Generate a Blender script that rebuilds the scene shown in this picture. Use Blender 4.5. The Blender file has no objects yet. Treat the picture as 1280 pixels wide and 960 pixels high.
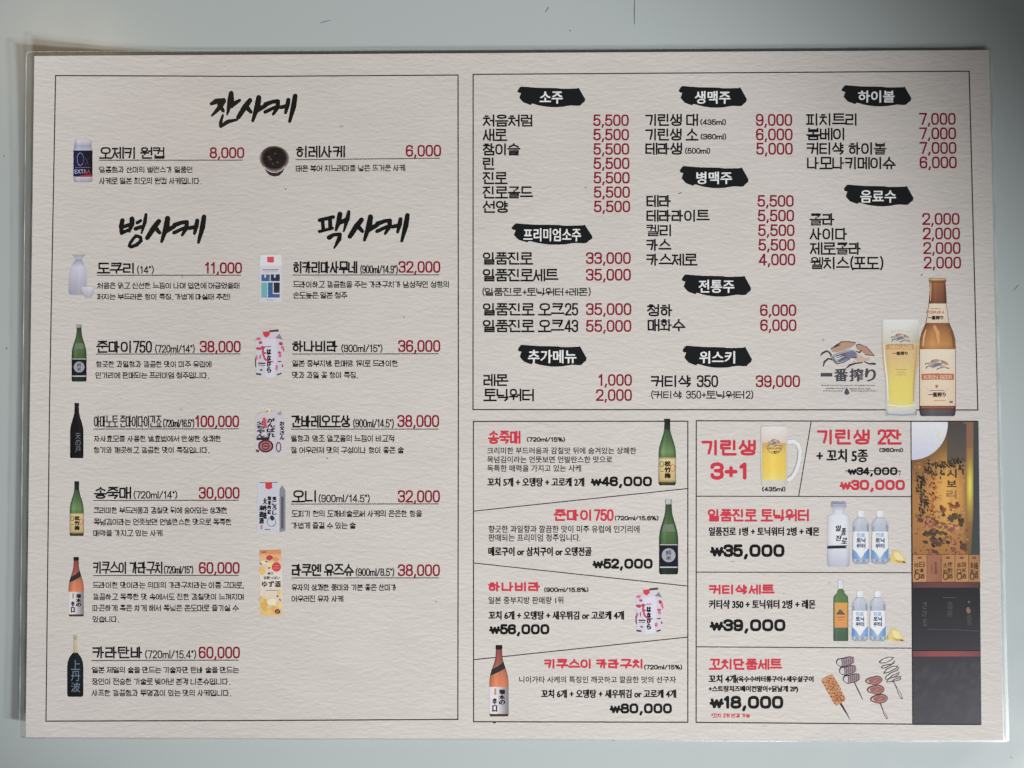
import bpy, math, random
from mathutils import Vector, Euler, Matrix
from mathutils.geometry import delaunay_2d_cdt

S = bpy.context.scene
COL = S.collection
random.seed(7)

# ------------------------------------------------------------------ camera
cam_d = bpy.data.cameras.new("camera")
cam_d.sensor_width = 36.0
cam_d.lens = 27.0
cam_d.clip_start = 0.01
cam_d.clip_end = 50.0
cam = bpy.data.objects.new("camera", cam_d)
COL.objects.link(cam)
CAM_LOC = Vector((0.004536, -0.005394, 0.333820))
CAM_ROT = Euler((0.026373, 0.010801, -0.002143), 'XYZ')
cam.location = CAM_LOC
cam.rotation_euler = CAM_ROT
S.camera = cam

# ------------------------------------------------------------------ light
S.view_settings.view_transform = 'Standard'
S.view_settings.look = 'None'
S.view_settings.exposure = 0.0
S.view_settings.gamma = 1.0
S.render.film_transparent = False

W = bpy.data.worlds.new("World")
S.world = W
W.use_nodes = True
WN, WL = W.node_tree.nodes, W.node_tree.links
bg = WN["Background"]
bg.inputs["Strength"].default_value = 0.055
# the room: warmer and dimmer at the back, cooler towards the window side
w_tc = WN.new("ShaderNodeTexCoord")
w_sep = WN.new("ShaderNodeSeparateXYZ")
WL.new(w_tc.outputs["Generated"], w_sep.inputs[0])
w_mr = WN.new("ShaderNodeMapRange")
w_mr.inputs["From Min"].default_value = 0.6
w_mr.inputs["From Max"].default_value = -0.6
WL.new(w_sep.outputs["Y"], w_mr.inputs["Value"])
w_mix = WN.new("ShaderNodeMix")
w_mix.data_type = 'RGBA'
WL.new(w_mr.outputs["Result"], w_mix.inputs[0])
w_mix.inputs[6].default_value = (0.62, 0.55, 0.47, 1)
w_mix.inputs[7].default_value = (1.15, 1.25, 1.32, 1)
WL.new(w_mix.outputs[2], bg.inputs["Color"])

def aim(o, target):
    d = Vector(target) - o.location
    o.rotation_euler = d.to_track_quat('-Z', 'Y').to_euler()

def spot(name, loc, target, power, col, radius, size, blend):
    d = bpy.data.lights.new(name, 'SPOT')
    d.energy = power
    d.color = col
    d.shadow_soft_size = radius
    d.spot_size = math.radians(size)
    d.spot_blend = blend
    o = bpy.data.objects.new(name, d)
    COL.objects.link(o)
    o.location = loc
    aim(o, target)
    return o

spot("window_key", (1.10, -0.78, 0.82), (-0.0042, -0.038, 0.0), 84.0, (0.98, 0.995, 1.0), 0.06, 18.3, 0.10)
spot("added_fill", (0.55, -1.30, 1.00), (-0.083, 0.080, 0.0), 79.0, (1.0, 0.98, 0.945), 0.09, 23.2, 1.0)  # added fill lamp, its cone shaped to leave the far right corner dim
# a small warm room lamp whose reflection sits on the tabletop beyond the menu's corner
spot("room_lamp", (-1.04, 0.80, 1.50), (-0.17, 0.13, 0.0), 5.0, (1.0, 0.72, 0.42), 0.10, 16.0, 1.0)

# ------------------------------------------------------------------ helpers
def lin(c):
    c /= 255.0
    return c / 12.92 if c <= 0.04045 else ((c + 0.055) / 1.055) ** 2.4

def C(r, g, b):
    """ink colour: sRGB as printed, relative to the paper's own white"""
    c = [lin(v) for v in (r, g, b)]
    y = 0.3 * c[0] + 0.6 * c[1] + 0.1 * c[2]
    return tuple(min(0.9, max(0.013, (v + (y - v) * 0.15) * 1.40 - 0.008)) for v in c)  # raised black floor and greying stand in for haze on the film

def mix(a, b, t):
    t = max(0.0, min(1.0, t))
    return tuple(x + (y - x) * t for x, y in zip(a, b))

def mul(a, k):
    return tuple(max(0.0, x * k) for x in a)

XL, XR, YB, YT = -0.2105, 0.2105, -0.1495, 0.1495      # paper rectangle, metres
BASE = 0.0012                                            # resting height of the sheet's top face

def lift(x, y):
    """the laminated sheet warps off the table along its short edge and a little at its top edge"""
    t = max(0.0, (XL + 0.075 - x) / 0.075)
    v = (y - 0.0) / 0.15
    a = 0.0052 + 0.0034 * max(0.0, v) ** 3 + 0.0014 * max(0.0, -v) ** 2
    z = a * min(t, 1.25) ** 2
    s = max(0.0, (y - 0.105) / 0.045)
    z += 0.0007 * min(s, 1.4) ** 2
    return z

F = 27.0 / 36.0 * 1280.0
ROT = CAM_ROT.to_matrix()

def on_plane(px, py, z):
    d = ROT @ Vector(((px - 640.0) / F, -(py - 480.0) / F, -1.0))
    t = (z - CAM_LOC.z) / d.z
    return CAM_LOC + d * t

def P(px, py, layer=0.0):
    """a place on the printed sheet, given in the layout's own 1280 x 960 units"""
    z = BASE + layer * 0.00003
    p = on_plane(px, py, z)
    if p.x < XL + 0.08 or p.y > 0.10:
        for _ in range(4):
            p = on_plane(px, py, z + lift(p.x, p.y))
    return p

# ------------------------------------------------------------------ materials
def nodes_of(m):
    m.use_nodes = True
    nt = m.node_tree
    return nt, nt.nodes, nt.links, nt.nodes["Principled BSDF"]

def laminated(bsdf):
    bsdf.inputs["Roughness"].default_value = 0.9
    bsdf.inputs["Specular IOR Level"].default_value = 0.0
    bsdf.inputs["Coat Weight"].default_value = 1.0
    bsdf.inputs["Coat Roughness"].default_value = 0.22
    bsdf.inputs["Coat IOR"].default_value = 1.45

def ink_material():
    m = bpy.data.materials.new("printed_ink")
    nt, N, L, b = nodes_of(m)
    laminated(b)
    a = N.new("ShaderNodeAttribute")
    a.attribute_name = "ink"
    tc = N.new("ShaderNodeTexCoord")
    n = N.new("ShaderNodeTexNoise")
    n.inputs["Scale"].default_value = 900.0
    n.inputs["Detail"].default_value = 2.0
    L.new(tc.outputs["Object"], n.inputs["Vector"])
    mr = N.new("ShaderNodeMapRange")
    mr.inputs["From Min"].default_value = 0.3
    mr.inputs["From Max"].default_value = 0.7
    mr.inputs["To Min"].default_value = 0.97
    mr.inputs["To Max"].default_value = 1.03
    L.new(n.outputs["Fac"], mr.inputs["Value"])
    mx = N.new("ShaderNodeVectorMath")
    mx.operation = 'SCALE'
    L.new(a.outputs["Color"], mx.inputs[0])
    L.new(mr.outputs["Result"], mx.inputs["Scale"])
    L.new(mx.outputs["Vector"], b.inputs["Base Color"])
    return m

def paper_material():
    m = bpy.data.materials.new("textured_paper")
    nt, N, L, b = nodes_of(m)
    laminated(b)
    tc = N.new("ShaderNodeTexCoord")

    def fibre(dy, sx, sy, det, dist):
        mp = N.new("ShaderNodeMapping")
        mp.inputs["Scale"].default_value = (sx, sy, 1.0)
        mp.inputs["Location"].default_value = (0.0, dy * sy, 0.0)
        mp.inputs["Rotation"].default_value = (0, 0, math.radians(1.5))
        L.new(tc.outputs["Object"], mp.inputs["Vector"])
        n = N.new("ShaderNodeTexNoise")
        n.inputs["Scale"].default_value = 1.0
        n.inputs["Detail"].default_value = det
        n.inputs["Roughness"].default_value = 0.55
        n.inputs["Distortion"].default_value = dist
        L.new(mp.outputs["Vector"], n.inputs["Vector"])
        return n.outputs["Fac"]

    def math2(op, a, c):
        q = N.new("ShaderNodeMath")
        q.operation = op
        for i, v in enumerate((a, c)):
            if isinstance(v, (int, float)):
                q.inputs[i].default_value = v
            else:
                L.new(v, q.inputs[i])
        return q.outputs[0]

    emb = math2('SUBTRACT', fibre(0.0, 190, 520, 4.0, 0.6), fibre(0.0005, 190, 520, 4.0, 0.6))
    emb = math2('MULTIPLY', emb, 0.42)
    emb2 = math2('SUBTRACT', fibre(0.02, 330, 800, 3.0, 0.2), fibre(0.0204, 330, 800, 3.0, 0.2))
    emb = math2('ADD', emb, math2('MULTIPLY', emb2, 0.30))
    big = math2('MULTIPLY', math2('SUBTRACT', fibre(0.5, 40, 75, 3.0, 0.5), 0.5), 0.13)
    k = math2('ADD', math2('ADD', emb, big), 1.0)
    sc = N.new("ShaderNodeVectorMath")
    sc.operation = 'SCALE'
    sc.inputs[0].default_value = (0.714, 0.668, 0.638)
    L.new(k, sc.inputs["Scale"])
    # warm flecks pressed into the pulp
    fl = N.new("ShaderNodeTexVoronoi")
    fl.inputs["Scale"].default_value = 55.0
    L.new(tc.outputs["Object"], fl.inputs["Vector"])
    ramp = N.new("ShaderNodeMapRange")
    ramp.inputs["From Min"].default_value = 0.035
    ramp.inputs["From Max"].default_value = 0.015
    L.new(fl.outputs["Distance"], ramp.inputs["Value"])
    rnd = N.new("ShaderNodeMath")
    rnd.operation = 'GREATER_THAN'
    sx = N.new("ShaderNodeSeparateColor")
    L.new(fl.outputs["Color"], sx.inputs["Color"])
    L.new(sx.outputs[0], rnd.inputs[0])
    rnd.inputs[1].default_value = 0.93
    fac = math2('MULTIPLY', math2('MULTIPLY', ramp.outputs["Result"], rnd.outputs[0]), 0.45)
    mixc = N.new("ShaderNodeMix")
    mixc.data_type = 'RGBA'
    L.new(fac, mixc.inputs[0])
    L.new(sc.outputs["Vector"], mixc.inputs[6])
    mixc.inputs[7].default_value = (0.22, 0.19, 0.17, 1)
    L.new(mixc.outputs[2], b.inputs["Base Color"])
    return m

def film_material(name, haze, tint, body=(0.86, 0.9, 0.9, 1)):
    m = bpy.data.materials.new(name)
    m.use_nodes = True
    nt = m.node_tree
    N, L = nt.nodes, nt.links
    N.clear()
    out = N.new("ShaderNodeOutputMaterial")
    tr = N.new("ShaderNodeBsdfTransparent")
    tr.inputs["Color"].default_value = tint
    gl = N.new("ShaderNodeBsdfGlossy")
    gl.inputs["Roughness"].default_value = 0.4
    gl.inputs["Color"].default_value = (0.6, 0.6, 0.6, 1)
    df = N.new("ShaderNodeBsdfDiffuse")
    df.inputs["Color"].default_value = body
    tc = N.new("ShaderNodeTexCoord")
    mp = N.new("ShaderNodeMapping")
    mp.inputs["Scale"].default_value = (900, 60, 1)
    L.new(tc.outputs["Object"], mp.inputs["Vector"])
    n = N.new("ShaderNodeTexNoise")
    n.inputs["Scale"].default_value = 1.0
    L.new(mp.outputs["Vector"], n.inputs["Vector"])
    mr = N.new("ShaderNodeMapRange")
    mr.inputs["From Min"].default_value = 0.35
    mr.inputs["From Max"].default_value = 0.65
    mr.inputs["To Min"].default_value = haze * 0.45
    mr.inputs["To Max"].default_value = haze * 1.55
    L.new(n.outputs["Fac"], mr.inputs["Value"])
    m1 = N.new("ShaderNodeMixShader")
    L.new(mr.outputs["Result"], m1.inputs[0])
    L.new(tr.outputs[0], m1.inputs[1])
    L.new(df.outputs[0], m1.inputs[2])
    fr = N.new("ShaderNodeFresnel")
    fr.inputs["IOR"].default_value = 1.45
    m2 = N.new("ShaderNodeMixShader")
    L.new(fr.outputs[0], m2.inputs[0])
    L.new(m1.outputs[0], m2.inputs[1])
    L.new(gl.outputs[0], m2.inputs[2])
    L.new(m2.outputs[0], out.inputs["Surface"])
    return m

def table_material():
    m = bpy.data.materials.new("pale_glossy_tabletop")
    nt, N, L, b = nodes_of(m)
    tc = N.new("ShaderNodeTexCoord")
    n = N.new("ShaderNodeTexNoise")
    n.inputs["Scale"].default_value = 9.0
    n.inputs["Detail"].default_value = 3.0
    L.new(tc.outputs["Object"], n.inputs["Vector"])
    mixc = N.new("ShaderNodeMix")
    mixc.data_type = 'RGBA'
    L.new(n.outputs["Fac"], mixc.inputs[0])
    mixc.inputs[6].default_value = (0.520, 0.578, 0.580, 1)
    mixc.inputs[7].default_value = (0.555, 0.608, 0.614, 1)
    L.new(mixc.outputs[2], b.inputs["Base Color"])
    n2 = N.new("ShaderNodeTexNoise")
    n2.inputs["Scale"].default_value = 60.0
    n2.inputs["Detail"].default_value = 4.0
    L.new(tc.outputs["Object"], n2.inputs["Vector"])
    mr = N.new("ShaderNodeMapRange")
    mr.inputs["To Min"].default_value = 0.16
    mr.inputs["To Max"].default_value = 0.30
    L.new(n2.outputs["Fac"], mr.inputs["Value"])
    L.new(mr.outputs["Result"], b.inputs["Roughness"])
    b.inputs["Specular IOR Level"].default_value = 0.5
    return m

def plain(name, col, rough=0.6):
    m = bpy.data.materials.new(name)
    nt, N, L, b = nodes_of(m)
    b.inputs["Base Color"].default_value = (*col, 1)
    b.inputs["Roughness"].default_value = rough
    return m

INK = ink_material()
PAPER = paper_material()
FILM = film_material("shade_tinted_laminate", 0.04, (0.86, 0.87, 0.855, 1))  # grey tint deepens the shade seen through the film margin
CUT3 = film_material("painted_light_line", 0.6, (0.92, 0.93, 0.92, 1), (0.9, 0.92, 0.91, 1))  # white body paints the light line along the film's edge
CUT2 = film_material("painted_glint_edge", 0.34, (0.95, 0.97, 0.97, 1))  # white haze painted in for light caught on the right margin
CUT = film_material("cut_laminate_edge", 0.42, (0.86, 0.88, 0.87, 1), (0.40, 0.42, 0.41, 1))  # same film edge, coloured duller for sides that catch less light
TABLE = table_material()
SCUFF = plain("scuff_mark", (0.16, 0.17, 0.17), 0.7)

# ------------------------------------------------------------------ mesh linking
def link_mesh(name, verts, faces, mat, parent=None, cols=None, label=None):
    me = bpy.data.meshes.new(name)
    me.from_pydata([tuple(v) for v in verts], [], faces)
    me.materials.append(mat)
    if cols is not None:
        at = me.color_attributes.new("ink", 'FLOAT_COLOR', 'POINT')
        flat = []
        for c in cols:
            flat.extend((c[0], c[1], c[2], 1.0))
        at.data.foreach_set("color", flat)
    me.update()
    o = bpy.data.objects.new(name, me)
    COL.objects.link(o)
    if parent is not None:
        o.parent = parent
    if label:
        o["label"] = label
    return o

class Print:
    """collects flat inked shapes given in layout units, then lays them on the sheet"""
    def __init__(s, layer=1.0):
        s.v, s.f, s.c = [], [], []
        s.layer = layer

    def tri(s, pts, faces, col, layer=None):
        ly = s.layer if layer is None else layer
        o = len(s.v)
        for (x, y) in pts:
            s.v.append(P(x, y, ly))
            s.c.append(col(x, y) if callable(col) else col)
        for f in faces:
            a = [o + i for i in f]
            n = (s.v[a[1]] - s.v[a[0]]).cross(s.v[a[2]] - s.v[a[0]])
            s.f.append(a if n.z >= 0 else a[::-1])

    def poly(s, pts, col, layer=None):
        union(s, [pts], col, layer)

    def grid(s, rows, ncol, col, layer=None):
        """rows: (y, x_left, x_right); col(u -1..1, y) or colour"""
        ly = s.layer if layer is None else layer
        o = len(s.v)
        for (y, a, b) in rows:
            for i in range(ncol + 1):
                u = -1 + 2 * i / ncol
                x = a + (b - a) * i / ncol
                s.v.append(P(x, y, ly))
                s.c.append(col(u, y) if callable(col) else col)
        k = ncol + 1
        for r in range(len(rows) - 1):
            for i in range(ncol):
                q = o + r * k + i
                s.f.append([q + k, q + k + 1, q + 1, q])

    def build(s, name, parent, label=None):
        return link_mesh(name, s.v, s.f, INK, parent, s.c, label)

def area2(p):
    return sum(p[i][0] * p[(i + 1) % len(p)][1] - p[(i + 1) % len(p)][0] * p[i][1] for i in range(len(p)))

def union(pr, polys, col, layer=None):
    vs, fs = [], []
    for p in polys:
        if abs(area2(p)) < 1e-5:
            continue
        if area2(p) < 0:
            p = p[::-1]
        o = len(vs)
        vs += [Vector((float(x), float(y))) for x, y in p]
        fs.append(list(range(o, o + len(p))))
    if not fs:
        return
    r = delaunay_2d_cdt(vs, [], fs, 0, 1e-4)
    keep = [list(f) for f, of in zip(r[2], r[5]) if of]
    pr.tri([(v.x, v.y) for v in r[0]], keep, col, layer)

def bars(pts, w, cap):
    """a stroke of straight bars; sharp corners overlap, gentle bends are mitred"""
    out, run = [], [pts[0]]
    for i in range(1, len(pts)):
        run.append(pts[i])
        if i < len(pts) - 1:
            d1 = (Vector(pts[i]) - Vector(pts[i - 1]))
            d2 = (Vector(pts[i + 1]) - Vector(pts[i]))
            if d1.length > 1e-6 and d2.length > 1e-6 and d1.angle(d2) > 0.9:
                out += strip(run, w, False, cap)
                run = [pts[i]]
    return out + strip(run, w, False, cap)

def strip(pts, w, closed=False, cap='square'):
    """mitred band along a polyline -> convex polygons; w: number or one per point"""
    pts = [Vector(p) for p in pts]
    n = len(pts)
    ws = list(w) if isinstance(w, (list, tuple)) else [w] * n
    if not closed and cap == 'square':
        d = (pts[0] - pts[1]).normalized() * ws[0] / 2
        e = (pts[-1] - pts[-2]).normalized() * ws[-1] / 2
        pts[0] = pts[0] + d
        pts[-1] = pts[-1] + e
    L_, R_ = [], []
    for i in range(n):
        a = pts[i - 1] if (i > 0 or closed) else None
        b = pts[(i + 1) % n] if (i < n - 1 or closed) else None
        d1 = (pts[i] - a).normalized() if a is not None else None
        d2 = (b - pts[i]).normalized() if b is not None else None
        d1 = d1 or d2
        d2 = d2 or d1
        n1, n2 = Vector((-d1.y, d1.x)), Vector((-d2.y, d2.x))
        m = n1 + n2
        m = m.normalized() if m.length > 1e-6 else n1
        k = ws[i] / 2 / max(0.5, m.dot(n1))
        L_.append(pts[i] + m * k)
        R_.append(pts[i] - m * k)
    out = []
    for i in range(n if closed else n - 1):
        j = (i + 1) % n
        out.append([tuple(L_[i]), tuple(R_[i]), tuple(R_[j])])
        out.append([tuple(L_[i]), tuple(R_[j]), tuple(L_[j])])
    if not closed and cap == 'round':
        for p, r in ((pts[0], ws[0] / 2), (pts[-1], ws[-1] / 2)):
            out.append([(p.x + r * math.cos(t * math.tau / 12), p.y + r * math.sin(t * math.tau / 12)) for t in range(12)])
    return out

# ------------------------------------------------------------------ lettering built from strokes
def ring(x0, y0, x1, y1, n=16, e=2.6):
    out = []
    for i in range(n):
        t = i * math.tau / n
        c, s_ = math.cos(t), math.sin(t)
        x = math.copysign(abs(c) ** (2 / e), c)
        y = math.copysign(abs(s_) ** (2 / e), s_)
        out.append(((x0 + x1) / 2 + x * (x1 - x0) / 2, (y0 + y1) / 2 + y * (y1 - y0) / 2))
    return ('o', out)

CONS = {
    'ㄱ': [[(0, 1), (1, 1), (.92, .5), (.72, 0)]], 'ㄴ': [[(0, 1), (0, 0), (1, 0)]],
    'ㄷ': [[(1, 1), (0, 1), (0, 0), (1, 0)]], 'ㄹ': [[(0, 1), (1, 1), (1, .5), (0, .5), (0, 0), (1, 0)]],
    'ㅁ': [('c', [(0, 0), (1, 0), (1, 1), (0, 1)])], 'ㅂ': [[(0, 1), (0, 0), (1, 0), (1, 1)], [(0, .52), (1, .52)]],
    'ㅅ': [[(.5, 1), (.44, .6), (0, 0)], [(.47, .66), (1, 0)]], 'ㅇ': [ring(0, 0, 1, 1)],
    'ㅈ': [[(.02, 1), (.98, 1)], [(.52, 1), (.42, .5), (0, 0)], [(.46, .58), (1, 0)]],
    'ㅊ': [[(.3, 1.0), (.7, 1.0)], [(.02, .76), (.98, .76)], [(.52, .76), (.42, .4), (0, 0)], [(.46, .45), (1, 0)]],
    'ㅋ': [[(0, 1), (1, 1), (.92, .5), (.72, 0)], [(0, .55), (.92, .55)]],
    'ㅌ': [[(1, 1), (0, 1), (0, 0), (1, 0)], [(0, .5), (.96, .5)]],
    'ㅍ': [[(0, 1), (1, 1)], [(0, 0), (1, 0)], [(.28, 1), (.28, 0)], [(.72, 1), (.72, 0)]],
    'ㅎ': [[(.3, 1.0), (.7, 1.0)], [(0, .76), (1, .76)], ring(.1, 0, .9, .56)],
}
CHO = ['ㄱ', 'ㄱㄱ', 'ㄴ', 'ㄷ', 'ㄷㄷ', 'ㄹ', 'ㅁ', 'ㅂ', 'ㅂㅂ', 'ㅅ', 'ㅅㅅ', 'ㅇ', 'ㅈ', 'ㅈㅈ', 'ㅊ', 'ㅋ', 'ㅌ', 'ㅍ', 'ㅎ']
JUNG = 'ㅏㅐㅑㅒㅓㅔㅕㅖㅗㅘㅙㅚㅛㅜㅝㅞㅟㅠㅡㅢㅣ'
JONG = ['', 'ㄱ', 'ㄱㄱ', 'ㄱㅅ', 'ㄴ', 'ㄴㅈ', 'ㄴㅎ', 'ㄷ', 'ㄹ', 'ㄹㄱ', 'ㄹㅁ', 'ㄹㅂ', 'ㄹㅅ', 'ㄹㅌ', 'ㄹㅍ', 'ㄹㅎ', 'ㅁ', 'ㅂ', 'ㅂㅅ', 'ㅅ', 'ㅅㅅ', 'ㅇ', 'ㅈ', 'ㅊ', 'ㅋ', 'ㅌ', 'ㅍ', 'ㅎ']
VERT = {
    'ㅏ': [[(.25, 1), (.25, 0)], [(.25, .5), (.8, .5)]], 'ㅑ': [[(.25, 1), (.25, 0)], [(.25, .66), (.8, .66)], [(.25, .34), (.8, .34)]],
    'ㅐ': [[(.2, 1), (.2, 0)], [(.95, 1), (.95, 0)], [(.2, .5), (.95, .5)]],
    'ㅒ': [[(.2, 1), (.2, 0)], [(.95, 1), (.95, 0)], [(.2, .64), (.95, .64)], [(.2, .36), (.95, .36)]],
    'ㅓ': [[(.8, 1), (.8, 0)], [(.0, .5), (.8, .5)]], 'ㅕ': [[(.8, 1), (.8, 0)], [(.0, .66), (.8, .66)], [(.0, .34), (.8, .34)]],
    'ㅔ': [[(.4, 1), (.4, 0)], [(.98, 1), (.98, 0)], [(-.15, .5), (.4, .5)]],
    'ㅖ': [[(.4, 1), (.4, 0)], [(.98, 1), (.98, 0)], [(-.15, .66), (.4, .66)], [(-.15, .34), (.4, .34)]],
    'ㅣ': [[(.6, 1), (.6, 0)]],
}
HORI = {
    'ㅗ': [[(0, 0), (1, 0)], [(.5, 1), (.5, 0)]], 'ㅛ': [[(0, 0), (1, 0)], [(.32, 1), (.32, 0)], [(.68, 1), (.68, 0)]],
    'ㅜ': [[(0, .9), (1, .9)], [(.5, .9), (.5, 0)]], 'ㅠ': [[(0, .9), (1, .9)], [(.32, .9), (.32, 0)], [(.68, .9), (.68, 0)]],
    'ㅡ': [[(0, .4), (1, .4)]],
}
COMP = {'ㅘ': 'ㅗㅏ', 'ㅙ': 'ㅗㅐ', 'ㅚ': 'ㅗㅣ', 'ㅝ': 'ㅜㅓ', 'ㅞ': 'ㅜㅔ', 'ㅟ': 'ㅜㅣ', 'ㅢ': 'ㅡㅣ'}

def put(strokes, box, out):
    x0, y0, x1, y1 = box
    f = lambda p: (x0 + p[0] * (x1 - x0), y0 + p[1] * (y1 - y0))
    for s in strokes:
        if isinstance(s, tuple):
            out.append((s[0], [f(p) for p in s[1]]))
        else:
            out.append(('l', [f(p) for p in s]))

def put_cons(j, box, out):
    x0, y0, x1, y1 = box
    if len(j) == 2:
        m = (x0 + x1) / 2
        g = (x1 - x0) * 0.08
        put(CONS[j[0]], (x0, y0, m - g, y1), out)
        put(CONS[j[1]], (m + g, y0, x1, y1), out)
    elif j:
        put(CONS[j], box, out)

def hangul(ch):
    k = ord(ch) - 0xAC00
    c, v, f = CHO[k // 588], JUNG[k // 28 % 21], JONG[k % 28]
    out = []
    if v in VERT:
        wide = v in 'ㅐㅒㅔㅖ'
        cx = .44 if wide else .54
        vb = (.52 if wide else .62)
        if f:
            t = .35 if 'ㄹ' in f else .28
            put_cons(c, (.02, t + .18, cx, .98), out)
            put(VERT[v], (vb, t + .10, .95, 1), out)
            put_cons(f, (.14, 0, .9, t), out)
        else:
            put_cons(c, (.02, .08, cx, .92), out)
            put(VERT[v], (vb, 0, .95, 1), out)
    elif v in HORI:
        if f:
            t = .34 if 'ㄹ' in f or f in 'ㅂㅍㅎ' else .26
            put_cons(c, (.14, .74, .86, 1), out)
            put(HORI[v], (0, t + .15, 1, .66 if v in 'ㅗㅛ' else t + .29), out)
            put_cons(f, (.14, 0, .86, t), out)
        else:
            put_cons(c, (.12, .46, .88, 1), out)
            put(HORI[v], (0, .0, 1, .34), out)
    else:
        h, q = COMP[v]
        wide = q in 'ㅐㅔ'
        if f:
            put_cons(c, (.06, .66, .54, 1), out)
            t = .31 if 'ㄹ' in f else .24
            put(HORI[h], (0, t + .13, .62, t + .29), out)
            put(VERT[q], (.6 if wide else .68, t + .10, .97, 1), out)
            put_cons(f, (.14, 0, .9, t), out)
        else:
            put_cons(c, (.06, .5, .54, 1), out)
            put(HORI[h], (0, .1, .62, .38), out)
            put(VERT[q], (.56 if wide else .66, 0, .97, 1), out)
    return out

SIX = [(.95, .8), (.9, .94), (.65, 1), (.35, 1), (.1, .92), (0, .7), (0, .3), (.1, .08), (.35, 0), (.65, 0), (.92, .08), (1, .3), (.92, .5), (.65, .57), (.35, .57), (.05, .45)]
LATIN = {  # advance, glyph width, strokes
    '0': (.58, .42, [ring(0, 0, 1, 1, 16, 3.0)]), '1': (.46, .2, [[(.0, .8), (.75, 1), (.75, 0)]]),
    '2': (.58, .42, [[(0, .74), (.08, .93), (.35, 1), (.65, 1), (.92, .93), (1, .75), (.92, .55), (0, .02)], [(0, 0), (1, 0)]]),
    '3': (.58, .42, [[(0, .78), (.08, .94), (.35, 1), (.65, 1), (.92, .92), (1, .75), (.92, .58), (.65, .52), (.35, .52)],
                     [(.65, .52), (.92, .45), (1, .25), (.92, .08), (.65, 0), (.35, 0), (.08, .06), (0, .22)]]),
    '4': (.6, .46, [[(.72, 0), (.72, 1)], [(.68, 1), (0, .27)], [(0, .25), (1, .25)]]),
    '5': (.58, .42, [[(.92, 1), (.12, 1), (.06, .5)], [(.06, .52), (.35, .62), (.65, .62), (.92, .53), (1, .3), (.92, .08), (.65, 0), (.35, 0), (.08, .06), (0, .2)]]),
    '6': (.58, .42, [SIX]), '7': (.56, .42, [[(0, 1), (1, 1), (.4, 0)]]),
    '8': (.58, .42, [ring(.06, .53, .94, 1), ring(0, 0, 1, .53)]),
    '9': (.58, .42, [[(1 - x, 1 - y) for x, y in SIX]]),
    ',': (.26, .1, [[(.7, .05), (.2, -.17)]]), '.': (.24, .05, [[(0, 0.0), (1, 0.0)]]),
    '(': (.34, .15, [[(1, 1.08), (.3, .85), (0, .5), (.3, .15), (1, -.08)]]),
    ')': (.34, .15, [[(0, 1.08), (.7, .85), (1, .5), (.7, .15), (0, -.08)]]),
    '/': (.5, .36, [[(0, -.02), (1, 1.02)]]), '+': (.6, .4, [[(0, .45), (1, .45)], [(.5, .17), (.5, .73)]]),
    '°': (.3, .14, [ring(0, .8, 1, 1, 10)]), '!': (.2, .02, [[(.5, 1), (.5, .3)], [(.5, .02), (.5, .0)]]),
    'm': (.78, .62, [[(0, .62), (0, 0)], [(0, .52), (.12, .62), (.38, .62), (.5, .5), (.5, 0)], [(.5, .5), (.62, .62), (.86, .62), (1, .5), (1, 0)]]),
    'l': (.2, .02, [[(.5, 1), (.5, 0)]]), 'o': (.5, .38, [ring(0, 0, 1, .62, 12)]), 'r': (.38, .24, [[(0, .62), (0, 0)], [(0, .42), (.4, .6), (1, .6)]]),
    'P': (.56, .42, [[(0, 0), (0, 1), (.7, 1), (1, .9), (1, .58), (.7, .48), (0, .48)]]),
    '%': (.8, .66, [ring(0, .55, .4, 1, 10), ring(.6, 0, 1, .45, 10), [(.75, 1), (.25, 0)]]),
    '*': (.36, .24, [[(.5, .95), (.5, .55)], [(0, .85), (1, .65)], [(0, .65), (1, .85)]]),
    '₩': (.98, .84, [[(.04, .95), (.26, .05)], [(.26, .05), (.5, .85)], [(.5, .85), (.74, .05)], [(.74, .05), (.96, .95)], [(-.06, .5), (1.06, .5)]]),
    ',': (.26, .1, [[(.7, .05), (.2, -.17)]]),
}

BIG = {'0': (.78, .54), ',': (.40, .10), '₩': (.86, .66), '4': (.64, .48), '6': (.68, .50), '2': (.62, .46), '8': (.70, .52), '3': (.62, .46), '5': (.64, .46), '9': (.66, .46), '1': (.46, .2)}

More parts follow.
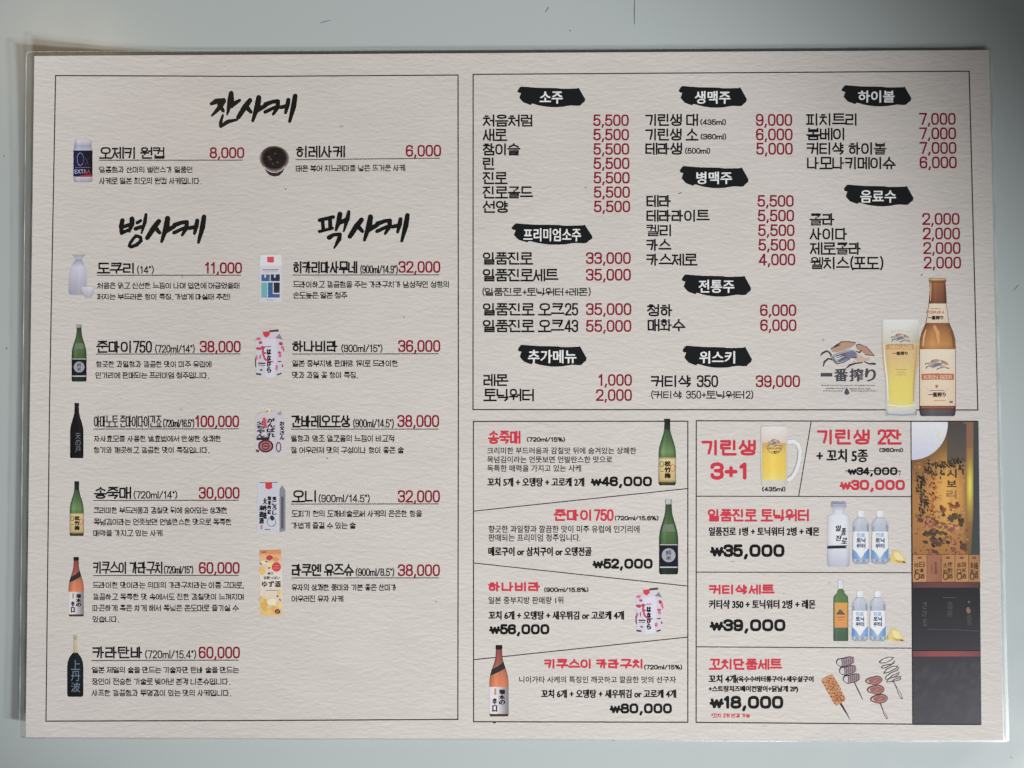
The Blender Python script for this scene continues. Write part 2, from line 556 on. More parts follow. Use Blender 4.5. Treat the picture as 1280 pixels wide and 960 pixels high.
def set_text(pr, txt, x0, x1, top, bot, w, col, tilt=0.0, cap='square', gap=0.1, layer=None, big=False, sw=.34):
    """stroke lettering fitted to a measured box (layout units)"""
    x = 0.0
    gl = []
    for ch in txt:
        if ch == ' ':
            x += sw
            continue
        if 0xAC00 <= ord(ch) <= 0xD7A3:
            st, adv = hangul(ch), 1.0 + gap
            st = [(k, [(x + px * 1.0, py) for px, py in q]) for k, q in st]
        else:
            adv, gw, raw = LATIN[ch]
            if big and ch in BIG:
                adv, gw = BIG[ch]
                if ch == '₩':
                    raw = [[(px, py * .78) for px, py in q_] for q_ in raw]
                elif ch == ',':
                    raw = [[(.8, .03), (.0, -.26)]]
            st = []
            put(raw, (x + (adv - gw) / 2, 0, x + (adv - gw) / 2 + gw, 1), st)
        gl.append(st)
        x += adv
    xs = [p[0] for st in gl for k, q in st for p in q]
    a, b = min(xs), max(xs)
    sx = (x1 - x0 - w) / (b - a)
    sy = (bot - top - w)
    fx = lambda p: (x0 + w / 2 + (p[0] - a) * sx, bot - w / 2 - p[1] * sy + tilt * ((p[0] - a) / (b - a) - .5))
    for st in gl:
        polys = []
        n_h = sum(abs(a_[1] - b_[1]) < .02 for k, q in st if k == 'l' for a_, b_ in zip(q, q[1:])) + sum(k != 'l' for k, q in st)
        wg = w * (1.0 if n_h <= 4 else .9 if n_h == 5 else .8 if n_h == 6 else .72)
        for k, q in st:
            q = [fx(p) for p in q]
            if k == 'l':
                polys += bars(q, wg, cap)
            else:
                polys += strip(q, wg, True)
        union(pr, polys, col, layer)

_probe = bpy.data.curves.new("lettering_probe", 'FONT')
_probe_o = bpy.data.objects.new("lettering_probe", _probe)
COL.objects.link(_probe_o)

_glyphs = {}

def font_mesh(txt, offset=0.0, spacing=1.0, shear=0.0):
    k = (txt, offset, spacing, shear)
    if k not in _glyphs:
        _glyphs[k] = font_mesh_new(txt, offset if max(map(ord, txt)) >= 0xAC00 else min(offset, 0.024), spacing, shear)
    return _glyphs[k]

def font_mesh_new(txt, offset, spacing, shear):
    _probe.body = txt
    _probe.offset = offset
    _probe.space_character = spacing
    _probe.shear = shear
    _probe.resolution_u = 3
    dg = bpy.context.evaluated_depsgraph_get()
    dg.update()
    me = bpy.data.meshes.new_from_object(_probe_o.evaluated_get(dg), depsgraph=dg)
    v = [(p.co.x, p.co.y) for p in me.vertices]
    f = [list(q.vertices) for q in me.polygons]
    bpy.data.meshes.remove(me)
    return v, f

def set_font(pr, txt, x0, x1, top, bot, col, offset=0.0, spacing=1.0, layer=None, shear=0.0, keep_y=None, bold=0.0):
    v, f = font_mesh(txt, offset, spacing, shear)
    if not v:
        return
    ax, bx = min(p[0] for p in v), max(p[0] for p in v)
    ay, by = (min(p[1] for p in v), max(p[1] for p in v)) if keep_y is None else keep_y
    pts = [(x0 + (p[0] - ax) / (bx - ax) * (x1 - x0), bot - (p[1] - ay) / max(1e-6, by - ay) * (bot - top)) for p in v]
    ly = pr.layer if layer is None else layer
    for k, dx in enumerate((0.0, -bold, bold) if bold else (0.0,)):
        pr.tri([(x + dx, y + (.4 * bold if k == 1 else -.4 * bold if k == 2 else 0)) for x, y in pts], f, col, ly + .15 * k)

def vfont(pr, txt, xc, w, top, bot, col, offset=0.0, layer=None, bold=0.0):
    h = (bot - top) / len(txt)
    for i, ch in enumerate(txt):
        set_font(pr, ch, xc - w / 2, xc + w / 2, top + i * h + h * .06, top + (i + 1) * h - h * .06, col, min(offset, .012), layer=layer, bold=bold)

# ------------------------------------------------------------------ colours of the print
BLACK = C(24, 23, 26)
DESC = C(34, 32, 34)
RED = C(132, 14, 42)
BRIGHT = C(194, 40, 60)
LINE = C(52, 46, 48)
BADGE = C(34, 36, 37)
WHITE = C(222, 222, 226)

# ------------------------------------------------------------------ table
def box(name, x0, x1, y0, y1, z0, z1, mat, bev=0.0):
    v = [(x, y, z) for z in (z0, z1) for y in (y0, y1) for x in (x0, x1)]
    f = [(0, 2, 3, 1), (4, 5, 7, 6), (0, 1, 5, 4), (2, 6, 7, 3), (0, 4, 6, 2), (1, 3, 7, 5)]
    return link_mesh(name, v, f, mat)

table = box("table_top", -0.45, 0.45, -0.35, 0.35, -0.02, 0.0, TABLE)
table["kind"] = "structure"
table["label"] = "pale grey-green glossy tabletop under the menu"

def scuff(pts, w):
    pv, pf = [], []
    for q in strip(pts, w, False, 'square'):
        o = len(pv)
        pv += [on_plane(x, y, 0.00012) for x, y in q]
        n = (pv[o + 1] - pv[o]).cross(pv[o + 2] - pv[o])
        pf.append([o, o + 1, o + 2] if n.z > 0 else [o + 2, o + 1, o])
    link_mesh("scratch", pv, pf, SCUFF, table)

scuff([(400, 29), (407, 27), (413, 25)], [.3, .5, .2])
scuff([(793.5, 0), (793, 15), (793.2, 30)], [.5, .7, .5])
scuff([(682, 15), (686, 9)], [.5, .5])
scuff([(712.5, 38), (713.2, 39)], [.9, .9])
scuff([(5, 195), (5.6, 196)], [1., 1.])
scuff([(8, 435), (8.6, 436)], [1.2, 1.])
scuff([(1267, 363), (1273, 357)], [.3, .5])
scuff([(766, 925.4), (767, 926.2)], [.9, .9])
scuff([(1263, 946), (1266, 948)], [.5, .6])

# ------------------------------------------------------------------ the menu
menu = bpy.data.objects.new("drinks_menu", None)
COL.objects.link(menu)
menu["label"] = "laminated drinks menu printed on cream textured paper, lying on the pale table"
menu["category"] = "menu"

NX, NY = 90, 60
corner = {'tl': (43, 70), 'tr': (1236.5, 62.5), 'bl': (32, 921.5), 'br': (1254, 925.5)}
film_c = {'tl': (32.5, 64.5), 'tr': (1239.5, 58.5), 'bl': (24, 923.2), 'br': (1261.8, 927.6)}

def lerp2(c, u, v):
    t = [a + (b - a) * u for a, b in zip(c['tl'], c['tr'])]
    d = [a + (b - a) * u for a, b in zip(c['bl'], c['br'])]
    return (t[0] + (d[0] - t[0]) * v, t[1] + (d[1] - t[1]) * v)

pv, pf = [], []
for layer in (0.0, -14.0):
    for j in range(NY + 1):
        for i in range(NX + 1):
            pv.append(P(*lerp2(corner, i / NX, j / NY), layer))
K = NX + 1
half = K * (NY + 1)
for j in range(NY):
    for i in range(NX):
        q = j * K + i
        pf.append([q + K, q + K + 1, q + 1, q])
        pf.append([half + q, half + q + 1, half + q + K + 1, half + q + K])
rim = [i for i in range(NX)] + [j * K + NX for j in range(NY)] + [NY * K + i for i in range(NX, 0, -1)] + [j * K for j in range(NY, 0, -1)]
for a, b in zip(rim, rim[1:] + rim[:1]):
    pf.append([a, b, half + b, half + a])
sheet = link_mesh("paper_sheet", pv, pf, PAPER, menu)
for p in sheet.data.polygons:
    p.use_smooth = False

def rim_pairs(k0, k1, sides, n=44, r0=0.0):
    """matching runs of points: k = 0 on the paper's edge, 1 on the film's own rounded edge"""
    order = ['tl', 'tr', 'br', 'bl']
    out = []
    for i in sides:
        p, q = order[i], order[(i + 1) % 4]
        row = []
        for j in range(n + 1):
            # points crowd towards the corners so that the film can round them
            t = j / n
            t = t + 0.0
            t = 0.5 - 0.5 * math.cos(t * math.pi)
            pr_ = []
            for k in (k0, k1):
                A = [corner[p][m] + (film_c[p][m] - corner[p][m]) * k for m in (0, 1)]
                B = [corner[q][m] + (film_c[q][m] - corner[q][m]) * k for m in (0, 1)]
                x, y = A[0] + (B[0] - A[0]) * t, A[1] + (B[1] - A[1]) * t
                L_ = math.hypot(B[0] - A[0], B[1] - A[1])
                d = min(t, 1 - t) * L_
                R = 7.0 * k
                if d < R:
                    push = (R - math.sqrt(max(0.0, R * R - (R - d) ** 2))) * 0.55
                    cx, cy = 640, 490
                    nx, ny = ((0, 1), (-1, 0), (0, -1), (1, 0))[i]
                    x, y = x + nx * push, y + ny * push
                pr_.append((x, y))
            row.append(pr_)
        out.append(row)
    return out

def film_strip(name, k0, k1, l0, l1, mat, sides, wob=0.0):
    v, f = [], []
    rnd = random.Random(3)
    for row in rim_pairs(k0, k1, sides):
        o = len(v)
        for (a, b) in row:
            v.append(P(*a, l0))
            v.append(P(b[0] + rnd.uniform(-wob, wob), b[1] + rnd.uniform(-wob, wob), l1))
        for j in range(len(row) - 1):
            q = o + 2 * j
            f.append([q, q + 1, q + 3, q + 2])
    return link_mesh(name, v, f, mat, menu)

film_strip("laminate_film", 0.06, 0.93, -2.0, -4.0, FILM, (0, 1, 2, 3), 0.15)
film_strip("laminate_edge", 0.93, 1.0, -4.0, -5.0, CUT, (2,), 0.1)
film_strip("laminate_edge", 0.90, 1.0, -4.0, -5.0, CUT3, (0, 3), 0.15)
film_strip("laminate_edge", 0.55, 1.0, -2.2, -3.4, CUT2, (1,), 0.35)  # whitened strip paints the highlight on this margin
film_strip("sealed_seam", 0.0, 0.16, -1.0, -1.8, CUT2, (1,), 0.2)  # seam whitened to paint the highlight line beside the paper
film_strip("sealed_seam", 0.0, 0.06, -1.0, -2.0, CUT, (0, 2, 3), 0.1)

# ------------------------------------------------------------------ panels
def panel(pts, w, name="panel_frame", closed=True, parent=None, seg=8, layer=1.0):
    pr = Print(layer)
    q = []
    n = len(pts)
    for i in range(n if closed else n - 1):
        a, b = pts[i], pts[(i + 1) % n]
        for k in range(seg):
            q.append((a[0] + (b[0] - a[0]) * k / seg, a[1] + (b[1] - a[1]) * k / seg))
    if not closed:
        q.append(pts[-1])
    union(pr, strip(q, w, closed), LINE)
    return pr.build(name, parent or menu)

panel([(69.5, 94.5), (320, 95.5), (572.6, 93.8), (573, 500), (572.3, 899.3), (300, 900.8), (57.5, 901.5), (62, 500)], 1.35)
panel([(591.5, 93), (1211.5, 89), (1217.7, 330), (1222.3, 512.5), (900, 512.2), (591.3, 512)], 1.35)
frm = panel([(591.7, 526.8), (859.8, 526.6), (859.8, 902.9), (592, 902.2)], 1.35)
for a, b in (((591.7, 639), (860, 610.7)), ((592, 703.8), (860, 732.7)), ((592, 824.7), (860, 796.4))):
    panel([a, b], 1.1, "dividing_line", False, frm, 8, 1.3)
frm2 = panel([(870.4, 526), (1138.8, 526.6), (1141, 905.2), (870.2, 903)], 1.35)
for a, b in (((1014.1, 526.5), (998.4, 620.5)), ((870.5, 620.3), (1139.3, 620.9)), ((870.4, 715.2), (1140, 716)), ((870.3, 808.6), (1140.5, 810.3))):
    panel([a, b], 1.1, "dividing_line", False, frm2, 8, 1.3)

# ------------------------------------------------------------------ brushed section titles
SAKE = [
    ([(575, 205), (510, 290), (430, 415)], [50, 60, 48]), ([(525, 280), (585, 350)], [55, 38]),
    ([(685, 170), (670, 270), (610, 460)], [56, 64, 32]), ([(660, 330), (770, 270)], [55, 44]),
    ([(770, 255), (860, 222), (925, 215)], [50, 42, 44]), ([(925, 220), (920, 290), (865, 380)], [44, 50, 28]), ([(765, 350), (890, 290)], [40, 36]),
    ([(955, 292), (1030, 277)], [42, 42]), ([(1055, 198), (1045, 260), (1020, 360)], [44, 50, 32]), ([(1140, 150), (1120, 280), (1070, 470)], [50, 58, 32])]
JAN = [
    ([(90, 248), (150, 218), (245, 203)], [34, 58, 48]), ([(250, 210), (200, 290), (100, 395)], [46, 56, 22]), ([(195, 265), (240, 335)], [52, 36]),
    ([(340, 115), (335, 200), (290, 385)], [50, 72, 20]), ([(335, 272), (445, 205)], [60, 34]),
    ([(235, 390), (208, 480), (210, 530)], [26, 36, 38]), ([(210, 530), (300, 470), (410, 447)], [36, 44, 28])]
BYEONG = [
    ([(130, 155), (115, 230), (120, 315)], [48, 50, 42]), ([(250, 138), (250, 200), (215, 290)], [56, 54, 34]), ([(130, 240), (235, 203)], [40, 40]), ([(120, 312), (215, 272)], [40, 36]),
    ([(315, 185), (360, 158)], [38, 32]), ([(295, 260), (375, 232)], [44, 38]), ([(425, 82), (410, 180), (370, 312)], [32, 42, 22]),
    ([(300, 348), (355, 365), (362, 410), (310, 460), (240, 486), (217, 475), (228, 440), (265, 385), (300, 348)], [36, 36, 38, 40, 36, 34, 34, 34, 36])]
PAEK = [
    ([(95, 203), (265, 163)], [40, 40]), ([(92, 345), (255, 303)], [34, 34]), ([(132, 205), (142, 325)], [40, 40]), ([(225, 180), (230, 305)], [44, 44]),
    ([(350, 125), (335, 220), (300, 325)], [52, 56, 30]), ([(460, 98), (445, 180), (397, 340)], [36, 50, 22]), ([(340, 235), (440, 195)], [48, 48]),
    ([(215, 420), (270, 385), (350, 378)], [52, 38, 38]), ([(352, 378), (340, 440), (278, 550)], [38, 50, 20])]

def brush(strokes, ox, oy, sets, label):
    pr = Print(1.0)
    polys = []
    for st, (dx, dy, k) in sets:
        for pts, ws in st:
            q = [(ox + (x * k + dx) / 10, oy + (y + dy) / 10) for x, y in pts]
            polys += strip(q, [w / 8.4 for w in ws], False, 'round')
    union(pr, polys, C(24, 25, 27))
    pr.build("section_title", menu, label)

brush(None, 255, 105, [(JAN, (0, 0, 1)), (SAKE, (0, 0, 1))], "black brushed title for sake by the glass")
brush(None, 140, 260, [(BYEONG, (0, 0, 1)), (SAKE, (11, -40, 1.0))], "black brushed title for bottled sake")
brush(None, 390, 255, [(PAEK, (0, 0, 1)), (SAKE, (36, -8, 1.015))], "black brushed title for carton sake")

# ------------------------------------------------------------------ brush-mark badges
MARK = [(150, 110), (250, 118), (420, 130), (600, 132), (720, 135), (780, 145), (900, 145), (1040, 140), (1065, 130), (1090, 175), (1130, 245), (1168, 310), (1160, 350), (1120, 380), (1085, 415), (1040, 418), (950, 412), (880, 420), (800, 435), (700, 440), (600, 438), (500, 425), (430, 412), (350, 388), (318, 384), (300, 405), (240, 385), (185, 365), (150, 330), (118, 290), (130, 255), (145, 215), (110, 210), (88, 190), (95, 165), (130, 120)]

def badge(txt, bx, tx):
    x0, x1, y0, y1 = bx
    pr = Print(1.0)
    pr.poly([(x0 + (x - 88) / 1080 * (x1 - x0), y0 + (y - 110) / 330 * (y1 - y0)) for x, y in MARK], BADGE)
    b = pr.build("section_badge", menu)
    t = Print(2.2)
    set_font(t, txt, *tx, WHITE, 0.012, bold=.22)
    t.build("badge_lettering", b)

badge("소주", (646.8, 731.6, 108.2, 134), (674.8, 703.3, 114.4, 129.6))
badge("프리미엄소주", (639.5, 740.6, 279.3, 305.9), (654.4, 726, 285.3, 301.6))
badge("추가메뉴", (647.3, 733.3, 431, 458.3), (660.3, 720.3, 437.4, 454))
badge("생맥주", (848.4, 933.6, 107.5, 134.6), (868.7, 912.8, 113.8, 129.6))
badge("병맥주", (849.7, 935.7, 207.6, 235.2), (870.6, 914.9, 214.7, 230))
badge("전통주", (852.2, 938.9, 343.1, 370.8), (873.4, 917.7, 349.8, 366))
badge("위스키", (853.2, 939.9, 432.1, 459.7), (874.4, 918.7, 438.9, 454.4))
badge("하이볼", (1052.1, 1139.2, 106.5, 133), (1072.8, 1118, 113.2, 128.2))
badge("음료수", (1054.8, 1141.9, 230.8, 257.9), (1075.5, 1119.8, 237.8, 253.4))

# ------------------------------------------------------------------ entries
def entry(name, price, note=None, under=None, desc=(), tilt=0.0, w=2.1, col=None, label=None):
    pr = Print(1.0)
    set_text(pr, *name, w, BLACK, tilt * (name[2] - name[1]))
    e = pr.build("menu_entry", menu, label)
    if price:
        p = Print(1.0)
        set_text(p, *price, 2.1, RED, tilt * (price[2] - price[1]))
        p.build("price", e)
    if note:
        n = Print(1.0)
        set_text(n, *note, 1.3, BLACK, 0)
        n.build("size_note", e)
    if under:
        x0, x1, y0, y1 = under
        u = Print(1.2)
        union(u, strip([(x0 + (x1 - x0) * k / 6, y0 + (y1 - y0) * k / 6) for k in range(7)], 0.95, False, 'none'), LINE)
        u.build("underline", e)
    for d in desc:
        q = Print(1.0)
        set_text(q, *d, 1.06, DESC, tilt * (d[2] - d[1]), gap=.12)
        q.build("description_line", e)

entry(("오제키 원컵", 124, 205.8, 183.8, 198.7), ("8,000", 262.1, 305.4, 184, 197.9), None, (124, 303.7, 200.4, 200.2),
      [("달콤함과 산미의 밸런스가 일품인", 124, 240.8, 208.2, 216), ("사케로 일본 최오의 원컵 사케입니다.", 124, 252, 222, 230.3)])
entry(("히레사케", 370.1, 431.3, 182.2, 197), ("6,000", 507.2, 551.5, 181.1, 195.8), None, (369.7, 550, 199.7, 197.8),
      [("태운 복어 지느러미를 넣은 뜨거운 사케", 369.7, 506.6, 206.2, 214.4)], tilt=-.008)
entry(("도쿠리", 121.3, 167.3, 328.3, 342), ("11,000", 256.4, 302.6, 327.9, 342), ("(14°)", 171.2, 192.4, 332.6, 342), (121.3, 301.6, 344.2, 344),
      [("처음은 맑고 신선한 느낌이 나며 입안에 머금었을때", 121.5, 299.4, 353.2, 361), ("퍼지는 부드러운 향이 특징. 가볍게 마실때 추천!", 121.3, 287.7, 367.1, 374.7)])
entry(("히카리마사무네", 366.5, 446.7, 326.6, 341.8), ("32,000", 498.1, 550.5, 326.4, 341.1), ("(900ml/14.9°)", 450.3, 497.4, 331.8, 341.8), (365.9, 549, 343.9, 343.6),
      [("드라이하고 깔끔함을 주는 가라구치가 남성적인 성향의", 366.3, 561, 351.4, 359.7), ("순도높은 일본 청주", 366.3, 434.4, 365, 373.2)])
entry(("준마이750", 120.3, 190, 426, 441.1), ("38,000", 249.7, 301, 426, 440.7), ("(720ml/14°)", 193.7, 243.6, 431.3, 440.9), (119.9, 300.6, 442.7, 442.4),
      [("향긋한 과일향과 깔끔한 맛이 미주 유럽에", 119.9, 264.4, 451.3, 459.3), ("인기리에 판매되는 프리미엄 청주입니다.", 119.3, 261.5, 465.2, 473.2)])
entry(("하나비라", 365.3, 421.8, 425.7, 440), ("36,000", 497.7, 550.5, 425.1, 440.1), ("(900ml/15°)", 426.6, 478.1, 430.8, 440.2), (365.3, 548.3, 442.6, 442.3),
      [("일본 중부지방 판매량 1위로 드라이한", 365.3, 497.3, 450.2, 458.4), ("맛과 과일 꽃 향이 특징.", 365.3, 447.5, 464.8, 473)])
entry(("아마노토 준마이다이긴죠", 117.4, 202.7, 519.4, 534.3), ("100,000", 244.2, 299, 519.4, 534.1), ("(720ml/16.5°)", 203.8, 243, 524.3, 534.1), (117, 298.7, 536.4, 536.1),
      [("자사효모를 사용한 발효법에서 탄생한 상쾌한", 117.4, 276.1, 544.5, 552.3), ("향기와 깨끗하고 깔끔한 맛이 특징입니다.", 117, 261.9, 558.6, 566.6)], w=1.45)
entry(("간바레오또상", 364.2, 437.6, 519.2, 534.4), ("38,000", 496.7, 549, 518.7, 534), ("(900ml/14.5°)", 441.4, 492.4, 524, 534.4), (363.8, 548.3, 536.6, 536.4),
      [("쌀향과 양조 알코올의 느낌이 비교적", 363.8, 493, 544, 552.3), ("잘 어우러져 맛의 구성이나 향이 좋은 술", 363.8, 505.1, 558.6, 566.8)])
entry(("송죽매", 117.6, 164, 608.6, 623.7), ("30,000", 248.5, 299.6, 608.8, 623.5), ("(720ml/14°)", 166.9, 221.7, 613.9, 623.3), (116.6, 298.7, 625.7, 625.4),
      [("크리미한 부드러움과 감칠맛 뒤에 숨어있는 상쾌한", 117, 284, 633.9, 642), ("목넘김이라는 언뜻보면 언발란스한 맛으로 독특한", 117, 289.3, 648.3, 656.5), ("매력을 가지고 있는 사케", 116.6, 203.1, 662.4, 670.4)])
entry(("오니", 364.8, 395, 612.8, 628), ("32,000", 497.3, 550, 612.8, 628.2), ("(900ml/14.5°)", 398.2, 462.3, 618.3, 628), (363.8, 548.3, 630.2, 629.9),
      [("도피기 현의 도깨비술로써 사케의 은은한 향을", 364.4, 527.9, 637.9, 646.2), ("가볍게 즐길 수 있는 술", 364.4, 445, 652.9, 661)])
entry(("키쿠스이 가라구치", 116.4, 203.1, 702, 717.3), ("60,000", 248.5, 299.6, 702.6, 717.3), ("(720ml/15°)", 204.8, 241.7, 707.5, 717), (116.4, 298.7, 719.5, 719.2),
      [("드라이한 맛이라는 의미의 가라구치라는 이름 그대로,", 116, 304.9, 727.4, 735.5), ("깔끔하고 독특한 맛 속에서도 진한 감칠맛이 느껴지며", 116, 304.7, 742, 750), ("따끈하게 혹은 차게 해서 폭넓은 온도대로 즐기실 수", 115.6, 298.7, 755.9, 764.1), ("있습니다.", 115.6, 148.9, 770.1, 778)], w=1.9)
entry(("라쿠엔 유즈슈", 364.8, 442.5, 705, 720.1), ("38,000", 497.3, 550, 705.4, 720.3), ("(900ml/8.5°)", 444.6, 492.9, 710.5, 720.1), (364.4, 549, 722.6, 722.4),
      [("유자의 상쾌한 풍미와 기분 좋은 산미가", 364.4, 495.2, 730.3, 738.4), ("어우러진 유자 사케", 364.4, 429.2, 744.4, 752.4)])
entry(("카라탄바", 115.5, 177.8, 808.1, 823.1), ("60,000", 248.3, 300, 808.3, 823.1), ("(720ml/15.4°)", 181.3, 245.4, 813, 823.1), (114, 298.5, 825.8, 825.2),
      [("일본 제일의 술을 만드는 기술자만 탄바 술을 만드는", 115, 298.9, 833.5, 841.5), ("장인이 전승한 기술로 빚어낸 본격 니혼슈입니다.", 115, 287.8, 847.9, 856.1), ("샤프한 깔끔함과 투명감이 있는 맛의 사케입니다.", 114.5, 288.8, 862.2, 870.3)])

for k, (t, x1) in enumerate((("처음처럼", 665.6), ("새로", 634), ("참이슬", 650.4), ("린", 618), ("진로", 634.4), ("진로골드", 666.3), ("선양", 635))):
    y = 143.1 + 17.97 * k
    entry((t, 603.5, x1, y, y + 15.3), ("5,500", 741.5 + .15 * k, 786 + .3 * k, y, y + 14.5))
entry(("일품진로", 603.5, 666.3, 315.3, 330.9), ("33,000", 732.5, 788.5, 315.3, 330.1))
entry(("일품진로세트", 603.5, 698.1, 336.1, 351.8), ("35,000", 732.5, 788.7, 336, 351), ("(일품진로+토닉워터+레몬)", 603, 738.5, 360, 369.8))
entry(("일품진로 오크25", 603.5, 722.9, 378.9, 394.5), ("35,000", 732.5, 789.3, 378.9, 394))
entry(("일품진로 오크43", 603.5, 722.9, 399.7, 415.3), ("55,000", 732.5, 789.3, 400, 415))
entry(("레몬", 604.3, 635.6, 467.7, 482.6), ("1,000", 748.2, 790, 467.7, 482.4))
entry(("토닉워터", 604.3, 667.4, 486, 501.6), ("2,000", 745, 790, 486.5, 501.3))
entry(("기린생 대", 806.7, 872.6, 142.4, 157.5), ("9,000", 944.8, 990.4, 142.4, 157.5), ("(435ml)", 875.3, 907.6, 149.2, 156.2))
entry(("기린생 소", 806.7, 873.2, 160.7, 175.8), ("6,000", 945, 990.8, 160.7, 175.6), ("(360ml)", 875.7, 908, 167.4, 174.4))
entry(("테라생", 806.7, 852.8, 178.4, 193.5), ("5,000", 945.3, 991, 178.4, 193.5), ("(500ml)", 856.2, 888, 185.1, 192.2))
for k, (t, x1, p) in enumerate((("테라", 838.5, "5,500"), ("테라라이트", 887, "5,500"), ("켈리", 838.8, "5,500"), ("카스", 839.3, "5,500"), ("카스제로", 871.9, "4,000"))):
    y = 243.9 + 18.3 * k
    entry((t, 808, x1, y, y + 15), (p, 946.9 + .4 * k, 992.2 + .5 * k, y, y + 14.7))
entry(("청하", 808.9, 840.3, 380.1, 395.5), ("6,000", 950.1, 995.4, 380.5, 395.1))
entry(("매화수", 809.5, 856.7, 398.8, 414.2), ("6,000", 950.3, 995.6, 399.3, 413.9))
entry(("커티샥 350", 813.7, 897.7, 469.1, 484.1), ("39,000", 944.7, 1000.2, 469.1, 484.1), ("(커티샥 350+토닉워터2)", 813.9, 941.8, 488.6, 498.4))
for k, (t, x1, p) in enumerate((("피치트리", 1070.7, "7,000"), ("봄베이", 1055.3, "7,000"), ("커티샥 하이볼", 1108.4, "7,000"), ("나모나키메이슈", 1119.8, "6,000"))):
    y = 141.6 + 18.15 * k
    entry((t, 1007.7 + .35 * k, x1, y, y + 15.6), (p, 1149 + .2 * k, 1194.7 + .45 * k, y - .5, y + 14.5))
for k, (t, x1, p) in enumerate((("콜라", 1042.8, "2,000"), ("사이다", 1058.7, "2,000"), ("제로콜라", 1076, "2,000"), ("웰치스(포도)", 1104.4, "2,000"))):
    y = 266.5 + 18.2 * k
    entry((t, 1011.7 + .4 * k, x1, y, y + 15.6), (p, 1153 + .6 * k, 1199.5 + .65 * k, y - .3, y + 14.7))

# ------------------------------------------------------------------ set offers
def offer(title, note=None, serif=(), foods=(), price=None, label=None, tw=2.5, extra=()):
    pr = Print(1.0)
    ts = title if isinstance(title, list) else [title]
    for t in ts:
        set_text(pr, *t, tw * (1.35 if t[0] == "3+1" else 1), BRIGHT, cap='round', gap=.16)
    e = pr.build("set_offer", menu, label)
    if note:
        q = Print(1.0)
        set_text(q, *note, 1.25, BLACK, cap='round')
        q.build("size_note", e)
    for s_ in serif:
        q = Print(1.0)
        set_font(q, s_[0], *s_[1:], DESC, 0.014)
        q.build("description_line", e)
    for s_ in foods:
        q = Print(1.0)
        set_font(q, s_[0], *s_[1:], BLACK, 0.014, bold=.34)
        q.build("food_line", e)
    if price:
        q = Print(1.0)
        big_price(q, price[0], *price[1:5], price[5] if len(price) > 5 else BLACK)
        q.build("price", e)
    return e

def big_price(q, txt, x0, x1, top, bot, col):
    w = (bot - top) * .238
    set_text(q, txt, x0, x1, top, bot, w, col, cap='round', big=True)

offer(("송죽매", 609.9, 650.7, 538.4, 555), ("(720ml/15%)", 658.5, 706.4, 546.5, 552.3),
      [("크리미한 부드러움과 감칠맛 뒤에 숨겨있는 상쾌한", 609, 795.4, 559.1, 567.6), ("목넘김이라는 언뜻보면 언발란스한 맛으로", 609, 765.4, 570.2, 578.8), ("독특한 매력을 가지고 있는 사케", 609, 726.4, 581.1, 589.8)],
      [("꼬치 5개 + 오뎅탕 + 고로케 2개", 609.5, 730.2, 597.2, 608.2)], ("₩46,000", 738.2, 815, 595.6, 608))
offer(("준마이750", 691.9, 767.1, 636.6, 651.3), ("(720ml/15.6%)", 768.3, 823.3, 644.9, 650.6),
      [("향긋한 과일향과 깔끔한 맛이 미주 유럽에 인기리에", 610.6, 799.4, 656.8, 666), ("판매되는 프리미엄 청주입니다.", 610.6, 725.7, 667.4, 676.9)],
      [("메로구이 or 삼치구이 or 오뎅전골", 610.6, 739.3, 683.8, 695)], ("₩52,000", 740.4, 815.9, 698.3, 711))
offer(("하나비라", 610.2, 675.2, 727.2, 739.6), ("(900ml/15.6%)", 680, 735.7, 734.4, 740.2),
      [("일본 중부지방 판매량 1위", 610.6, 704.1, 745.8, 755)],
      [("꼬치 6개 + 오뎅탕 + 새우튀김 or 고로케 4개", 611, 779.8, 763.9, 774.6)], ("₩56,000", 611.3, 686.8, 780.2, 793.1))
offer(("키쿠스이 카라구치", 680.3, 803.2, 823.6, 836), ("(720ml/15%)", 805, 852.9, 831, 837),
      [("니이가타 사케의 특징인 깨끗하고 깔끔한 맛의 선구자", 649.1, 845, 845.4, 853.8)],
      [("꼬치 6개 + 오뎅탕 + 새우튀김 or 고로케 4개", 676.7, 845, 862, 872.6)], ("₩80,000", 762, 840, 879.2, 892))
offer([("기린생", 876.8, 944.9, 549.7, 569.6), ("3+1", 888, 933.2, 578, 599.7)], ("(435ml)", 952.6, 982, 608.6, 614.4), tw=3.4)
e2 = offer(("기린생 2잔", 1021.2, 1127.3, 536.6, 555.9), ("(360ml)", 1099, 1129, 560, 565.2), [], [("+ 꼬치 5종", 1021, 1084.6, 561.4, 577.8)], ("₩30,000", 1049.5, 1131.3, 599.7, 612.8, BRIGHT), tw=3.1)
q = Print(1.0)
big_price(q, "₩34,000", 1059.4, 1121.8, 584, 594, BLACK)
union(q, strip([(1056.5, 588.6), (1090, 588.4), (1125, 588.8)], 0.9, False, 'none'), BLACK, 1.6)
union(q, strip([(1123, 590.5), (1126, 588.6), (1124.5, 594.5)], 0.8, False, 'none'), BRIGHT, 1.9)
q.build("struck_price", e2)
offer(("일품진로 토닉워터", 884.8, 1011.2, 636.4, 652), None, [], [("일품진로 1병 + 토닉워터 2병 + 레몬", 886.3, 1024, 659, 669.8)], ("₩35,000", 887.4, 980.7, 680.4, 696.3))
offer(("커티샥세트", 886, 968.5, 730.6, 743.3), None, [], [("커티샥 350 + 토닉워터 2병 + 레몬", 886.4, 1019.2, 749.8, 761)], ("₩39,000", 887, 981.9, 774, 789.2))
